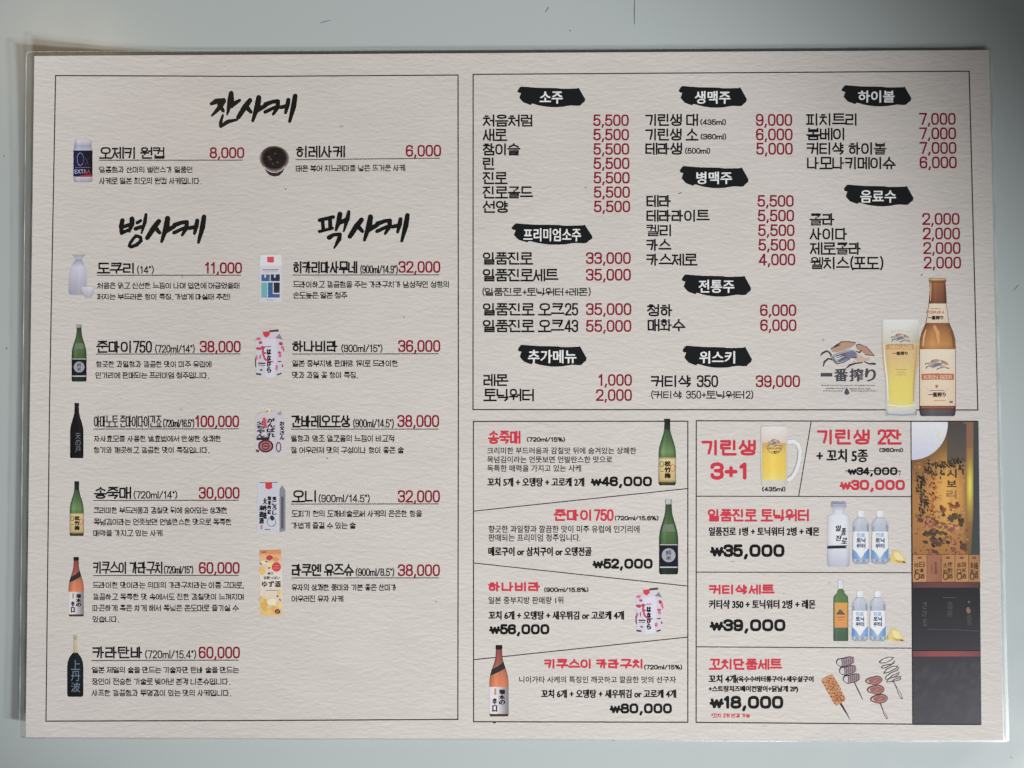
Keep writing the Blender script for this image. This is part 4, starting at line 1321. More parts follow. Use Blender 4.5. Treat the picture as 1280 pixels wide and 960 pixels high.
# ------------------------------------------------------------------ beer glass and bottle
GLASS_P = [(0, .98), (.1, .985), (.28, 1), (.45, .93), (.6, .83), (.8, .79), (.93, .79), (.97, .84), (1, .80)]
gx = (1102.2, 1149.6, 399, 520.4)
gl = vessel("beer_glass_picture", "tall glass of pale beer with a foam head", *gx, GLASS_P,
            [(0, C(206, 208, 212)), (.08, C(200, 198, 194)), (.22, C(196, 186, 160)), (.30, C(198, 174, 124)), (.46, C(202, 176, 112)), (.9, C(196, 196, 190)), (.93, C(190, 192, 192)), (1, C(172, 174, 176))], .16, .08, -.7, ncol=12)
wrap("beer", gl, *gx, GLASS_P, .27, .91, -.78, .86, lambda u, v: mix(mix(mix(C(204, 172, 118), C(212, 194, 84), (v - .2) / .4), C(206, 200, 104), (v - .85) / .15), C(188, 150, 104), max(0, abs(u) - .62) * (1.6 if v < .5 else .7)), .10, 2.2)
wrap("foam", gl, *gx, GLASS_P, .0, .25, -.96, .96, lambda u, v: mix(mix(C(208, 210, 214), C(192, 186, 170), v), C(170, 160, 142), (u - .3) / .7 * v), .04, 2.6)
Zg = 105 / 545
G = lambda x, y: (1095 + x * Zg, 340 + y * Zg)
q = Print(3.0)
union(q, strip([(1104.6, 430), (1106.2, 452), (1108.8, 474), (1110, 500)], [1.0, 1.8, 2.0, 1.4], False, 'round'), C(224, 220, 212))
q.build("glass_highlight", gl)
q = Print(3.0)
union(q, strip([(1146.4, 432), (1144.6, 456), (1142.2, 478), (1142, 502)], [1.0, 1.6, 1.8, 1.2], False, 'round'), C(178, 150, 108))
q.build("glass_highlight", gl)
q = Print(3.0)
union(q, strip([(1109.6, 506), (1127, 508), (1144, 506)], 1.4, False, 'none'), C(216, 216, 214))
q.build("glass_highlight", gl)
q = Print(3.0)
union(q, strip([(1108.6, 517.6), (1127, 519.2), (1146, 517.6)], 1.2, False, 'none'), C(142, 142, 144))
q.build("glass_highlight", gl)
q = Print(3.0)
union(q, strip([(1108.2, 512), (1109.2, 518)], 1.0, False, 'none'), C(150, 150, 150))
q.build("glass_highlight", gl)
q = Print(3.0)
union(q, strip([(1145.4, 512), (1145.2, 518)], 1.2, False, 'none'), C(128, 126, 126))
q.build("glass_highlight", gl)
q = Print(3.4)
beast(q, lambda x, y: (1111 + x * .0295, 413.6 + y * .0295), .036, True)
union(q, strip([G(70, 487), G(160, 485), G(245, 487)], 6.4, False, 'none'), C(184, 138, 92), 3.4)
set_font(q, "KIRIN LAGER", 1112, 1140, 431.6, 436, C(214, 186, 134), .02, layer=4.2)
set_font(q, "一番搾り", 1115.6, 1134.6, 439.6, 444, C(78, 62, 48), .0, bold=.3, layer=4.2)
for i in range(6):
    union(q, strip([G(100 + 22 * i, 392 - 9 * math.sin((i + .5) / 6 * math.pi)), G(112 + 22 * i, 390 - 9 * math.sin((i + 1.2) / 6 * math.pi))], .8, False, 'none'), C(186, 172, 140), 4.2)
for (y, a, b) in ((634, 130, 200), (652, 140, 190), (668, 128, 196)):
    union(q, strip([G(a, y), G(b, y)], .6, False, 'none'), C(176, 156, 72), 4.2)
q.build("glass_lettering", gl)

BB = [(0, .44), (.012, .47), (.025, .47), (.03, .44), (.08, .42), (.18, .48), (.26, .56), (.33, .66), (.39, .86), (.44, .97), (.50, 1), (.96, 1), (.99, .96), (1, .88)]
bx = (1149.2, 1194.8, 347.5, 520.2)
bb = vessel("bottle_picture", "amber beer bottle with cream labels", *bx, BB,
            [(0, C(176, 134, 92)), (.03, C(150, 98, 58)), (.10, C(136, 88, 62)), (.18, C(118, 76, 58)), (.19, C(104, 66, 52)), (.31, C(128, 80, 56)), (.38, C(160, 108, 66)), (.48, C(188, 130, 68)), (.52, C(170, 110, 64)), (.92, C(132, 80, 66)), (.955, C(108, 72, 66)), (.96, C(92, 86, 90)), (1, C(84, 82, 88))], .62, .2, -.3, ncol=16)
wrap("neck_label", bb, *bx, BB, .185, .325, -.96, .96, lambda u, v: mix(C(214, 196, 176), C(206, 186, 164), v), .12, 2.4)
lb = wrap("bottle_label", bb, *bx, BB, .515, .925, -.97, .97, lambda u, v: mix(C(214, 200, 180), C(214, 188, 160), v), .12, 2.4)
q = Print(3.0)
union(q, strip([(1163.6, 352), (1163.4, 362), (1163, 376)], [1.4, 1.8, 1.0], False, 'round'), C(196, 150, 110))
q.build("glass_highlight", bb)
q = Print(3.0)
union(q, strip([(1181.6, 356), (1182, 366), (1183, 378)], [1.0, 1.6, 1.0], False, 'round'), C(92, 58, 48))
q.build("glass_highlight", bb)
q = Print(3.0)
union(q, strip([(1163, 352.6), (1181, 352.6)], 1.0, False, 'none'), C(92, 58, 46), 3.6)
q.build("glass_highlight", bb)
q = Print(3.0)
union(q, strip([(1162, 349.2), (1182, 349.0)], 1.2, False, 'none'), C(206, 170, 130), 3.6)
q.build("glass_highlight", bb)
q = Print(3.0)
union(q, strip([(1157.6, 412), (1155, 420), (1153.8, 432)], [1.0, 2.2, 1.6], False, 'round'), C(214, 164, 112))
q.build("glass_highlight", bb)
q = Print(3.0)
union(q, strip([(1189, 414), (1191.6, 424), (1192, 434)], [.8, 1.8, 1.4], False, 'round'), C(124, 78, 54))
q.build("glass_highlight", bb)
q = Print(3.0)
union(q, strip([(1168, 408), (1172, 416), (1173, 428)], [3.0, 5.0, 3.0], False, 'round'), C(206, 148, 80))
q.build("glass_highlight", bb)
q = Print(3.0)
union(q, strip([(1152, 509), (1192, 509)], 1.2, False, 'none'), C(150, 98, 84))
q.build("glass_highlight", bb)
q = Print(3.4)
beast(q, lambda x, y: (1152.5 + x * .0385, 445.5 + y * .034), .036, True)
union(q, strip([(1152, 471.2), (1172, 470.6), (1192.4, 471.2)], 7.6, False, 'none'), C(178, 102, 78), 3.4)
set_font(q, "KIRIN BEER", 1155, 1190.5, 468.8, 473.6, C(214, 176, 140), .02, layer=4.2)
set_font(q, "一番搾り", 1160.5, 1182, 490.4, 496.2, C(60, 46, 42), .0, bold=.3, layer=4.2)
set_font(q, "一番搾り", 1159.5, 1179, 394.8, 399.6, C(52, 42, 38), .0, bold=.3, layer=4.2)
set_font(q, "KIRIN", 1158.6, 1180, 388.6, 392.2, C(184, 132, 86), .03, layer=4.2)
union(q, strip([(1163, 386), (1176, 386)], .7, False, 'none'), C(170, 140, 110), 4.2)
union(q, strip(ring(1151.6, 443, 1193, 492, 24, 2)[1][3:10], .6, False, 'none'), C(196, 166, 132), 3.2)
union(q, strip([(1163, 488.2), (1180, 488)], .6, False, 'none'), C(110, 92, 86), 4.2)
union(q, strip([(1168, 501), (1182, 500.8)], .8, False, 'none'), C(206, 140, 112), 4.2)
blob(q, 1171, 483, 1.6, 2.2, C(166, 110, 86), 4.2)
q.poly([(1187, 501.4), (1191, 501.2), (1191, 503.6), (1187, 503.8)], C(120, 104, 98), 4.2)
q.build("label_lettering", lb)

# mug
q = Print(1.4)
hd = [(984, 552.6), (992, 551.6), (998, 555.5), (1000.6, 563), (999.6, 575), (996, 588), (990.5, 597), (984.5, 601)]
union(q, strip(hd, [6, 5.4, 5, 4.6, 4.4, 4.4, 4.6, 4.6], False, 'none'), C(204, 206, 208))
union(q, strip([(984, 555.8), (991, 555), (995.4, 558), (997.3, 564), (996.6, 575), (993, 586.5), (988.5, 594), (984.5, 597)], .7, False, 'none'), C(150, 152, 152), 1.9)
union(q, strip([(984, 550), (992.4, 549), (999.8, 553.6), (1002.6, 563), (1001.6, 576), (998, 589.4), (992, 599), (984.5, 603.6)], .5, False, 'none'), C(172, 174, 174), 1.9)
hm = q.build("mug_picture", menu, "glass mug of beer with a curved handle")
MP = [(0, .94), (.03, .98), (.5, .99), (.9, .96), (1, .9)]
mx = (950.4, 985, 532.7, 607.2)
wrap("mug_glass", hm, *mx, MP, 0, 1, -1, 1, lambda u, v: mix(C(202, 198, 196), C(188, 184, 172), v), .15, 2.2, 0, .1, -.8)
wrap("beer", hm, *mx, MP, .26, .90, -.88, .88, lambda u, v: mix(mix(C(196, 146, 92), C(226, 182, 56), v / .35), C(222, 190, 84), (v - .7) / .3), .16, 3.0, 0, .12, -.1)
wrap("foam", hm, *mx, MP, .0, .28, -.97, .97, lambda u, v: mix(C(208, 202, 200), C(196, 184, 172), v), .10, 3.5)
q = Print(4.4)
union(q, strip(ring(958.5, 546, 978, 567, 20, 2)[1][0:11], .6, False, 'none'), C(112, 96, 84))
beast(q, lambda x, y: (958 + x * .0205, 546 + y * .026), .022, True)
set_font(q, "KIRIN LAGER", 960, 976.5, 559.6, 561.6, C(130, 100, 78), .02)
set_font(q, "一番搾り", 964.4, 974, 563.6, 566.2, C(64, 50, 46), .05)
q.build("mug_lettering", hm)

# ------------------------------------------------------------------ spirits and mixers
SO = [(0, .0), (.001, .52), (.02, .66), (.08, .7), (.115, .6), (.125, .44), (.19, .42), (.2, .6), (.215, .88), (.235, 1), (.96, 1), (1, .86)]
sx = (1034, 1062.4, 626.6, 708.5)
so = vessel("bottle_picture", "frosted white spirit bottle with black calligraphy", *sx, SO,
            [(0, C(150, 152, 172)), (.12, C(176, 178, 196)), (.13, C(192, 194, 206)), (.24, C(200, 202, 214)), (.6, C(204, 206, 218)), (1, C(170, 172, 192))], .3, .06, .5)
q = Print(3.0)
for ch, x0, x1, y0, y1 in (("일", 1045, 1051, 657, 664), ("품", 1052, 1057.4, 660.4, 669), ("진", 1045, 1051.6, 669.4, 676), ("로", 1052, 1058.4, 672.6, 679.6)):
    set_font(q, ch, x0, x1, y0, y1, C(46, 46, 56), .0, shear=.15, bold=.4)
q.poly([(1034.4, 682.4), (1045, 682), (1059.6, 681.8), (1057, 683.6), (1059, 685.4), (1046, 685.6), (1034.4, 686)], C(48, 48, 56))
union(q, strip([(1041, 629.6), (1046, 628.6), (1050, 629.8), (1055, 628.8)], 1.6, False, 'none'), C(120, 122, 150))
union(q, strip([(1040, 632.6), (1056, 632.6)], .6, False, 'none'), C(130, 132, 156))
q.build("label_lettering", so)

TP = [(0, .42), (.08, .44), (.085, .4), (.13, .42), (.14, .46), (.2, .82), (.26, .98), (.32, 1), (.42, .92), (.5, .96), (.9, 1), (.97, .96), (1, .6)]
def tonic(x0, x1, y0, y1):
    t = vessel("bottle_picture", "clear tonic water bottle with a blue and white label", x0, x1, y0, y1, TP,
               [(0, C(208, 210, 218)), (.12, C(200, 202, 212)), (.13, C(182, 186, 194)), (.3, C(168, 174, 188)), (.39, C(160, 168, 186)), (.9, C(150, 166, 188)), (1, C(140, 150, 164))], .22, .10, -.3, 30)
    def lc(u, v):
        return C(214, 218, 226)
    wrap("bottle_label", t, x0, x1, y0, y1, TP, .39, .90, -.95, .95, lc, .12)
    q = Print(3.2)
    w, h = x1 - x0, y1 - y0
    blue = lambda x, y: mix(C(136, 172, 212), C(66, 116, 178), abs(x - (x0 + x1) / 2) / w * 1.6 + random.uniform(-.2, .2))
    q.poly([(x0 + .6, y0 + h * .72), (x0 + w * .25, y0 + h * .78), (x0 + w * .5, y0 + h * .9), (x0 + w * .3, y0 + h * .9), (x0 + .5, y0 + h * .9)], blue, 2.9)
    q.poly([(x1 - .6, y0 + h * .70), (x0 + w * .75, y0 + h * .78), (x0 + w * .5, y0 + h * .9), (x0 + w * .7, y0 + h * .9), (x1 - .5, y0 + h * .9)], blue, 2.9)
    for k in range(5):
        xx = x0 + w * (.16 + .17 * k)
        union(q, strip([(xx, y0 + h * .91), (xx, y0 + h * .965)], 1.0, False, 'none'), C(112, 128, 150) if k % 2 else C(190, 198, 208), 2.9)
    union(q, strip([(x0 + w * .12, y0 + h * .3), (x0 + w * .1, y0 + h * .38)], 1.2, False, 'round'), C(128, 136, 154), 2.9)
    union(q, strip([(x1 - w * .12, y0 + h * .27), (x1 - w * .08, y0 + h * .38)], 1.6, False, 'round'), C(128, 136, 156), 2.9)
    union(q, strip([(x0 + w * .3, y0 + h * .135), (x0 + w * .7, y0 + h * .135)], .8, False, 'none'), C(150, 154, 166), 2.9)
    set_font(q, "진로", x0 + w * .26, x0 + w * .74, y0 + h * .42, y0 + h * .50, C(84, 150, 206), .02)
    set_font(q, "토닉", x0 + w * .24, x0 + w * .76, y0 + h * .51, y0 + h * .605, C(58, 76, 132), .04)
    set_font(q, "워터", x0 + w * .24, x0 + w * .76, y0 + h * .615, y0 + h * .71, C(58, 76, 132), .04)
    q.build("label_lettering", t)
tonic(1065.4, 1087, 638.4, 705)
tonic(1089, 1111, 638.4, 705)
tonic(1064.7, 1085.2, 738.8, 801.6)
tonic(1086.9, 1107.4, 738.8, 801.6)

def lemon(x, y, k):
    q = Print(1.6)
    q.poly([(x + k * a, y + k * b_) for a, b_ in ((0, 12), (2, 7), (5, 5), (4, 1), (9, -0.5), (14, 1), (18, 6), (21, 12), (22, 15.8), (12, 16.4), (5, 15.6))], C(206, 180, 104))
    l = q.build("lemon_picture", menu, "cut lemon wedges beside the tonic bottles")
    q = Print(2.4)
    q.poly([(x + k * a, y + k * b_) for a, b_ in ((6, 3), (11, 2), (16, 6), (18.4, 12), (12, 13), (8, 9))], C(216, 200, 142))
    q.poly([(x + k * a, y + k * b_) for a, b_ in ((7, 12), (20, 13.6), (21.6, 15.4), (12, 15.8))], C(186, 148, 70))
    q.poly([(x + k * a, y + k * b_) for a, b_ in ((-.4, 12.5), (1.8, 8.5), (2.4, 12.5), (1, 15))], C(150, 168, 76))
    q.poly([(x + k * a, y + k * b_) for a, b_ in ((18, 13.2), (22.4, 15.9), (17, 15.9))], C(112, 92, 48), 2.9)
    q.build("lemon_flesh", l)
lemon(1111, 688, 1.0)
lemon(1108.4, 785.6, 1.0)

WP = [(0, .36), (.01, .38), (.145, .38), (.15, .32), (.17, .32), (.175, .44), (.22, .5), (.245, .72), (.275, .94), (.31, 1), (.97, 1), (1, .95)]
wx = (1041.8, 1060.4, 724.4, 801.4)
ws_ = vessel("bottle_picture", "green whisky bottle with an orange label", *wx, WP,
             [(0, C(186, 190, 196)), (.148, C(196, 200, 204)), (.15, C(84, 108, 74)), (.3, C(86, 118, 74)), (.5, C(78, 108, 70)), (.8, C(74, 100, 78)), (1, C(70, 92, 76))], .4, .3, -.6)
lb = wrap("bottle_label", ws_, *wx, WP, .375, .78, -.86, .9, lambda u, v: mix(C(196, 146, 62), C(204, 132, 70), v), .15)
q = Print(3.2)
q.poly([(1046, 767.4), (1048.5, 763), (1050.6, 761.4), (1052.6, 763.4), (1055.8, 767.4)], C(96, 92, 84))
union(q, strip([(1045.4, 767.6), (1056.4, 767.6)], .9, False, 'none'), C(48, 42, 38), 3.9)
union(q, strip([(1046.5, 771.6), (1055.5, 771.4)], .9, False, 'none'), C(150, 84, 40))
union(q, strip([(1047.5, 775), (1054.5, 774.8)], .6, False, 'none'), C(150, 90, 50))
q.build("label_lettering", lb)

# ------------------------------------------------------------------ skewers
Zs = 120 / 1152
K2 = lambda x, y: (1020 + x * Zs, 810 + y * Zs)
q = Print(1.4)
union(q, strip([K2(295, 665), K2(350, 755), K2(410, 860)], [2.6, 2.0, .6], False, 'none'), C(54, 52, 54))
sk = q.build("skewer_picture", menu, "grilled brown block skewer")
q = Print(2.2)
out = [(66, 402), (78, 372), (130, 340), (198, 318), (222, 350), (252, 405), (284, 455), (300, 505), (328, 552), (350, 596), (352, 630), (300, 662), (240, 694), (208, 655), (186, 605), (158, 560), (128, 512), (104, 462)]
q.poly([K2(*p) for p in out], lambda x, y: mix(C(196, 142, 92), C(168, 106, 70), random.random()))
rr = random.Random(5)
i = 0
for row in range(13):
    for c_ in range(6):
        t, s_ = (row + .5) / 13, (c_ - 2.5) / 2.9
        cx, cy = 142 + 150 * t, 368 + 278 * t
        i += 1
        dark = (row + c_) % 2 == 0 or abs(s_) < .3
        blob(q, *K2(cx + s_ * 70 + rr.uniform(-8, 8), cy - s_ * 34 + rr.uniform(-8, 8)), rr.uniform(.9, 1.7), rr.uniform(.6, 1.1), rr.choice([C(118, 74, 56), C(136, 84, 60), C(102, 66, 58)]) if dark else rr.choice([C(206, 156, 104), C(188, 124, 78), C(212, 166, 112)]), 2.6 + .02 * i, 7, i, .6)
q.build("skewered_food", sk)

q = Print(1.4)
union(q, strip([K2(455, 400), K2(510, 515), K2(560, 618)], [1.3, 1.5, .8], False, 'round'), C(62, 62, 66))
sk = q.build("skewer_picture", menu, "skewer of three purple-striped rolls in ink outline")
q = Print(2.2)
for i, (x, y, w, h) in enumerate(((355, 165, 115, 62), (385, 268, 108, 60), (430, 368, 108, 60))):
    pts = [K2(x + w * a, y + h * b_ - a * w * .22) for a, b_ in ((-.5, -.6), (.2, -.8), (.85, -.6), (.95, .1), (.8, .65), (.0, .85), (-.5, .8))]
    q.poly(pts, C(150, 130, 136), 2.2 + .2 * i)
    q.poly([K2(x - w * .62 + 36 * math.cos(t), y + 8 + 42 * math.sin(t)) for t in [k * math.tau / 14 for k in range(14)]], C(184, 178, 182), 2.3 + .2 * i)
    for k in range(6):
        u = -.4 + .22 * k
        union(q, strip([K2(x + w * u, y - h * .55 - u * w * .22), K2(x + w * (u + .05), y - u * w * .22), K2(x + w * (u + .02), y + h * .6 - u * w * .22)], [1.0, 1.3, .8], False, 'round'), C(102, 84, 94), 2.6 + .2 * i)
    union(q, strip([K2(x - w * .9, y + 30), K2(x - w * .95, y), K2(x - w * .8, y - 30), K2(x - w * .3, y - h * .62), K2(x + w * .4, y - h * .95), K2(x + w * .85, y - h * .85)], [.7, .9, 1.0, 1.0, .9, .5], False, 'round'), C(58, 52, 64), 3.2 + .2 * i)
    union(q, strip([K2(x - w * .9, y + 30), K2(x - w * .6, y + 55), K2(x - w * .3, y + h * .95), K2(x + w * .5, y + h * .55), K2(x + w * .9, y + h * .1)], [.6, .8, .9, .8, .5], False, 'round'), C(58, 52, 64), 3.3 + .2 * i)
q.build("skewered_food", sk)

q = Print(1.4)
union(q, strip([K2(775, 670), K2(800, 735)], [1.6, 1.2], False, 'round'), C(98, 76, 80))
union(q, strip([K2(800, 735), K2(825, 790), K2(850, 840)], [1.2, 3.0, 2.4], False, 'round'), C(100, 80, 82))
union(q, strip([K2(806, 745), K2(828, 792), K2(846, 830)], [.4, 1.4, 1.2], False, 'round'), C(196, 168, 166), 1.9)
sk = q.build("skewer_picture", menu, "skewer of three reddish sausages in ink outline")
q = Print(2.2)
for i, (x, y, w, h, a) in enumerate(((697, 390, 100, 46, -.1), (718, 500, 102, 52, -.04), (758, 610, 102, 50, -.08))):
    el = [(x + w * math.cos(t) * (1 if math.cos(t) < 0 else .98), y + h * math.sin(t) * (.9 + .2 * (math.cos(t) > 0)) + a * w * math.cos(t)) for t in [k * math.tau / 20 for k in range(20)]]
    q.poly([K2(*p) for p in el], C(164, 114, 106), 2.2)
    q.poly([K2(x + w * .75 * math.cos(t) + 8, y + h * .6 * math.sin(t) + a * w * math.cos(t)) for t in [k * math.tau / 16 for k in range(16)]], C(146, 92, 86), 2.7)
    union(q, strip([K2(*p) for p in el], .95, True), C(84, 64, 72), 3.2)
    union(q, strip([K2(x - w * .75, y - 8), K2(x - w * .82, y + 8), K2(x - w * .65, y + 18)], .9, False, 'round'), C(204, 190, 190), 3.7)
    union(q, strip([K2(x - w * .1, y + 14), K2(x + w * .3, y - 10)], .8, False, 'round'), C(186, 140, 136), 3.7)
q.build("skewered_food", sk)

q = Print(1.4)
union(q, strip([K2(930, 405), K2(965, 470)], [1.2, 1.4], False, 'round'), C(84, 78, 80))
union(q, strip([K2(965, 470), K2(1000, 540), K2(1030, 602)], [1.4, 3.4, 2.8], False, 'round'), C(92, 80, 82))
union(q, strip([K2(972, 482), K2(1002, 542), K2(1026, 594)], [.5, 1.7, 1.4], False, 'round'), C(190, 180, 178), 1.9)
sk = q.build("skewer_picture", menu, "uncoloured spiral skewer in ink outline")
q = Print(2.2)
sp = [(760, 170), (800, 135), (870, 110), (935, 115), (900, 150), (830, 180), (770, 180), (760, 165)]
union(q, strip([K2(*p) for p in sp], [1.2, .8, .7, .8, .7, .7, 1.0, 1.2], False, 'round'), C(74, 70, 76))
for pts in ([(945, 155), (930, 190), (870, 200), (800, 215), (785, 240)], [(785, 240), (820, 245), (900, 205), (945, 165)], [(815, 300), (850, 255), (920, 220), (985, 220), (960, 250), (880, 290), (815, 305)], [(995, 235), (975, 270), (900, 300), (840, 345), (835, 370)], [(835, 370), (860, 385), (920, 330), (1000, 295), (985, 325), (930, 355)], [(850, 405), (870, 370), (940, 350), (1020, 345), (1015, 380), (940, 400), (850, 410)], [(905, 405), (950, 375), (1000, 360)]):
    union(q, strip([K2(*p) for p in pts], .8, False, 'round'), C(80, 76, 80), 2.7)
q.build("skewered_food", sk)

# ------------------------------------------------------------------ photograph of the bar interior
def photo_rows():
    out = []
    for k in range(57):
        y = 526.8 + (906 - 526.8) * k / 56
        v = k / 56
        out.append((y, 1139.2 + 2.0 * v, 1223.2 + 3.6 * v))
    return out

def pcol(u, y):
    x = 1182 + u * 43
    if y < 703:
        base = mix(C(92, 70, 55), C(160, 110, 56), (y - 560) / 50)
        g = math.exp(-(((x - 1184) / 20) ** 2 + ((y - 618) / 46) ** 2))
        base = mix(base, C(212, 156, 62), g)
        base = mix(base, C(150, 100, 58), max(0, (y - 655) / 60))
        if x > 1208:
            base = mix(C(132, 96, 78), C(142, 100, 60), (y - 540) / 60)
            base = mix(base, C(116, 86, 62), max(0, (y - 650) / 40))
        return base
    if y < 728:
        return C(158, 112, 62)
    d = mix(C(46, 45, 48), C(68, 69, 76), (y - 740) / 165)
    n = random.uniform(-.5, 1)
    return mix(d, C(84, 76, 78), .45 * max(0, n) * (y > 830))

q = Print(1.6)
q.grid(photo_rows(), 16, pcol)
ph = q.build("interior_photo", menu, "tall warm photograph of the bar interior with a plate and plaques")
U = lambda x, y: (1135 + x * 97 / 423, 520 + y * 220 / 960)
q = Print(2.6)
q.poly([(1217, 527), (1223.1, 527), (1225.2, 703), (1213.5, 703), (1216.6, 640)], C(68, 74, 74))
q.build("dark_pillar", ph)
q = Print(2.4)
q.poly([(1184, 530), (1208, 529.6), (1208, 579), (1184, 580)], lambda x, y: mix(C(78, 74, 74), C(96, 86, 76), (y - 530) / 50))
q.build("dark_board", ph)
q = Print(2.4)
def glow(u, y):
    g = math.exp(-((y - 607) / 26) ** 2) * (1 - .75 * abs(u))
    return mix(C(146, 104, 60), C(240, 200, 44), g)
q.grid([(560 + 4 * k, 1208, 1216.6) for k in range(24)], 6, glow)
q.build("lamp_glow", ph)
q = Print(3.4)
arc = [(1184.4 - 45 * (1 - math.cos(t)) , 527 + 0 * t) for t in (0,)]
pl = [(1139.4, 526.9), (1184.4, 526.9)] + [(1139.5 + 45.2 * math.cos(t), 530 + 45 * math.sin(t)) for t in [k * math.pi / 2 / 14 for k in range(15)]]
q.poly(pl, lambda x, y: mix(C(206, 206, 220), C(182, 182, 206), (y - 535) / 45))
q.poly([U(*p) for p in ((168, 85), (185, 90), (180, 115), (165, 120))], C(204, 206, 176), 4.0)
q.build("white_plate", ph)
q = Print(4.0)
rr = random.Random(11)
LEAF = [C(52, 46, 44), C(64, 54, 46), C(76, 62, 48), C(58, 56, 58), C(88, 68, 50)]
i = 0
for (cx, cy, sx_, sy_, n) in ((75, 370, 28, 70, 46), (95, 470, 26, 50, 30), (75, 510, 22, 30, 12), (190, 265, 90, 18, 34), (250, 245, 50, 16, 24), (115, 300, 28, 22, 16), (290, 285, 16, 18, 10), (170, 310, 26, 30, 12)):
    for _ in range(n):
        a, b_ = rr.gauss(0, .5) * sx_, rr.gauss(0, .5) * sy_
        blob(q, *U(cx + a, cy + b_), rr.uniform(1.5, 3.4), rr.uniform(.7, 1.4), rr.choice(LEAF), 4.0 + .02 * (i % 40), 7, i, rr.uniform(.3, 1.8))
        i += 1
q.build("dark_foliage", ph)
q = Print(5.2)
for k in range(26):
    blob(q, *U(rr.gauss(140, 12), rr.uniform(330, 545)), rr.uniform(1.0, 2.4), rr.uniform(.9, 2.0), rr.choice([C(140, 72, 48), C(166, 84, 46), C(112, 62, 44), C(190, 96, 50)]), 5.2 + .03 * k, 7, k)
q.build("red_tassel", ph)
q = Print(5.2)
for ch, y0, y1 in (("시", 291, 338), ("보", 352, 388), ("리", 405, 452)):
    set_font(q, ch, U(212, 0)[0], U(266, 0)[0], U(0, y0)[1], U(0, y1)[1], C(92, 68, 50) if ch != "리" else C(156, 116, 66), .02)
q.build("sign_lettering", ph)
q = Print(5.2)
mottle = Print(2.9)
for k in range(230):
    mx_, my_ = rr.uniform(42, 325), rr.uniform(240, 770)
    if 190 < mx_ < 330 and 280 < my_ < 480 and rr.random() < .6:
        continue
    near = math.exp(-(((mx_ - 250) / 80) ** 2 + ((my_ - 400) / 130) ** 2))
    blob(mottle, *U(mx_, my_), rr.uniform(1.0, 3.0), rr.uniform(.8, 2.4), mix(rr.choice([C(128, 92, 62), C(150, 106, 66), C(112, 82, 62), C(172, 118, 72)]), C(206, 156, 80), near), 2.9 + .004 * k, 8, k)
mottle.build("carved_relief", ph)
i = 0
def knot(x, y, r, c, jit=.5):
    global i
    blob(q, *U(x, y), r, r * .9, c, 5.2 + .025 * (i % 60), 9, i)
    i += 1
for (x, y, w, h, n, cs) in ((130, 590, 50, 28, 22, [C(150, 92, 66), C(176, 114, 84), C(110, 70, 56)]), (250, 620, 40, 30, 24, [C(164, 104, 76), C(136, 84, 64), C(188, 130, 96)]), (250, 700, 34, 40, 22, [C(154, 96, 66), C(128, 80, 60), C(180, 116, 80)]),
                            (255, 548, 46, 20, 18, [C(62, 60, 50), C(84, 78, 56), C(104, 80, 56)]), (295, 590, 16, 30, 12, [C(66, 62, 52), C(80, 70, 52)]), (150, 640, 70, 16, 22, [C(76, 70, 58), C(96, 76, 58), C(70, 60, 52)]), (160, 690, 58, 24, 24, [C(64, 56, 52), C(80, 62, 54), C(96, 70, 56)]), (70, 570, 10, 16, 5, [C(96, 66, 54)]), (255, 490, 40, 18, 14, [C(140, 84, 52), C(118, 70, 48), C(166, 100, 58)]), (300, 705, 14, 24, 8, [C(92, 66, 54)]), (140, 745, 42, 20, 14, [C(120, 76, 58), C(96, 64, 54), C(150, 96, 68)]), (190, 520, 16, 24, 8, [C(136, 80, 50), C(110, 66, 48)])):
    for _ in range(n):
        knot(x + rr.gauss(0, .45) * w, y + rr.gauss(0, .45) * h, rr.uniform(1.4, 3.3), rr.choice(cs))
q.build("shelf_ornament", ph)
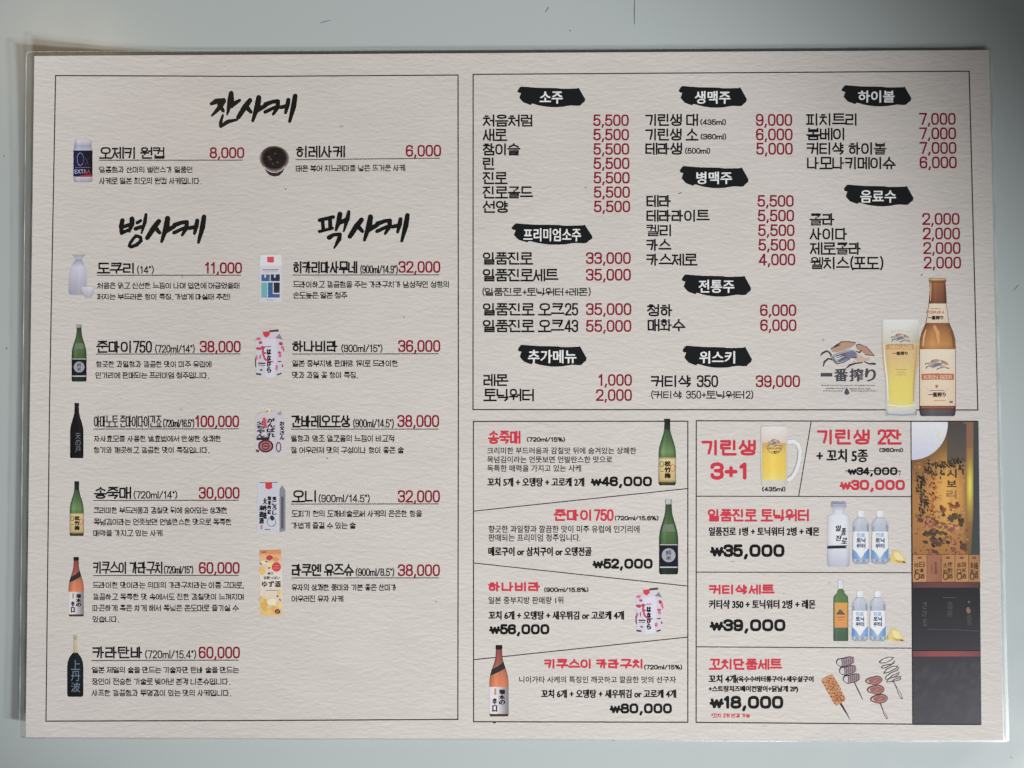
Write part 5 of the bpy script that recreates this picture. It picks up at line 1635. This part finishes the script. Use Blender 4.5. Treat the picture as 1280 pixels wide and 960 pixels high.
# wooden plaques
xs = [1140.6, 1158.6, 1176.6, 1193.6, 1210.8, 1224.9]
tones = [C(178, 128, 78), C(156, 102, 76), C(178, 126, 74), C(180, 128, 74), C(166, 118, 72)]
for k in range(5):
    q = Print(7.2)
    x0, x1 = xs[k], xs[k + 1]
    q.poly([(x0 + .3, 693.5), (x1 - .3, 693.3), (x1 - .1, 727.2), (x0 + .3, 727.4)], lambda x, y, c=tones[k]: mix(c, mul(c, .82), random.random()))
    pq = q.build("plaque", ph)
    q = Print(8.2)
    w = x1 - x0
    if k == 1:
        vfont(q, "生酒", x0 + w * .62, w * .22, 702, 718, C(92, 56, 48), .0)
        union(q, strip([(x0 + w * .35, 706), (x0 + w * .35, 717)], .8, False, 'none'), C(120, 76, 60))
    else:
        vfont(q, ["日本酒", "", "焼酎酒", "純米酒", "梅酒"][k], x0 + w * .66, w * .36, 702, 724, C(70, 50, 44), .02)
        vfont(q, ["吟醸", "", "大吟", "辛口", "果実"][k], x0 + w * .3, w * .30, 703, 719, C(76, 54, 46), .02)
        q.poly([(x0 + w * .35, 696.4), (x0 + w * .65, 696), (x0 + w * .62, 698.6), (x0 + w * .38, 698.6)], C(120, 70, 52))
        union(q, strip(ring(x0 + w * .15, 716, x0 + w * .5, 724.6, 10, 2)[1], 1.1, True), C(80, 56, 48), 8.8)
    q.build("plaque_lettering", pq)
for (y0, y1, c, cs) in ((727.6, 734.6, C(104, 66, 66), C(88, 60, 60)), (813.8, 820.6, C(138, 72, 72), C(112, 64, 66))):
    q = Print(7.2)
    q.grid([(y0, 1140.6, 1225.4), ((y0 + y1) / 2, 1140.6, 1225.6), (y1, 1140.6, 1225.6)], 10, lambda u, y: mix(c, cs, abs(u) ** 2))
    q.build("red_shelf", ph)
q = Print(4.2)
for (t, x, y0, y1, w, c) in (("さけ処", 1156, 751, 783, 5, C(104, 104, 108)), ("酒蔵", 1187, 752, 772, 7, C(96, 96, 102)), ("名酒", 1211, 768, 782, 6, C(100, 98, 102))):
    vfont(q, t, x, w, y0, y1, c, -.01)
blob(q, 1210.5, 763, 3.4, 4.0, C(128, 96, 80), 4.2)
blob(q, 1211, 752.5, 1.8, 1.6, C(120, 92, 80), 4.2)
union(q, strip([(1160, 786.4), (1195, 787), (1224, 789)], .6, False, 'none'), C(90, 90, 96))
union(q, strip([(1178, 746.6), (1196, 747)], 1.0, False, 'none'), C(78, 78, 84))
q.build("faint_lettering", ph)
q = Print(2.6)
union(q, strip([(1139.4, 526.9), (1140.4, 715), (1141.2, 906)], 1.0, False, 'none'), C(52, 46, 46))
union(q, strip([(1139.2, 527), (1223.3, 527)], .9, False, 'none'), C(60, 54, 52), 7.6)
union(q, strip([(1141, 905.8), (1226.8, 906)], .8, False, 'none'), C(48, 48, 50), 7.6)
q.build("photo_border", ph)

bpy.data.objects.remove(_probe_o)
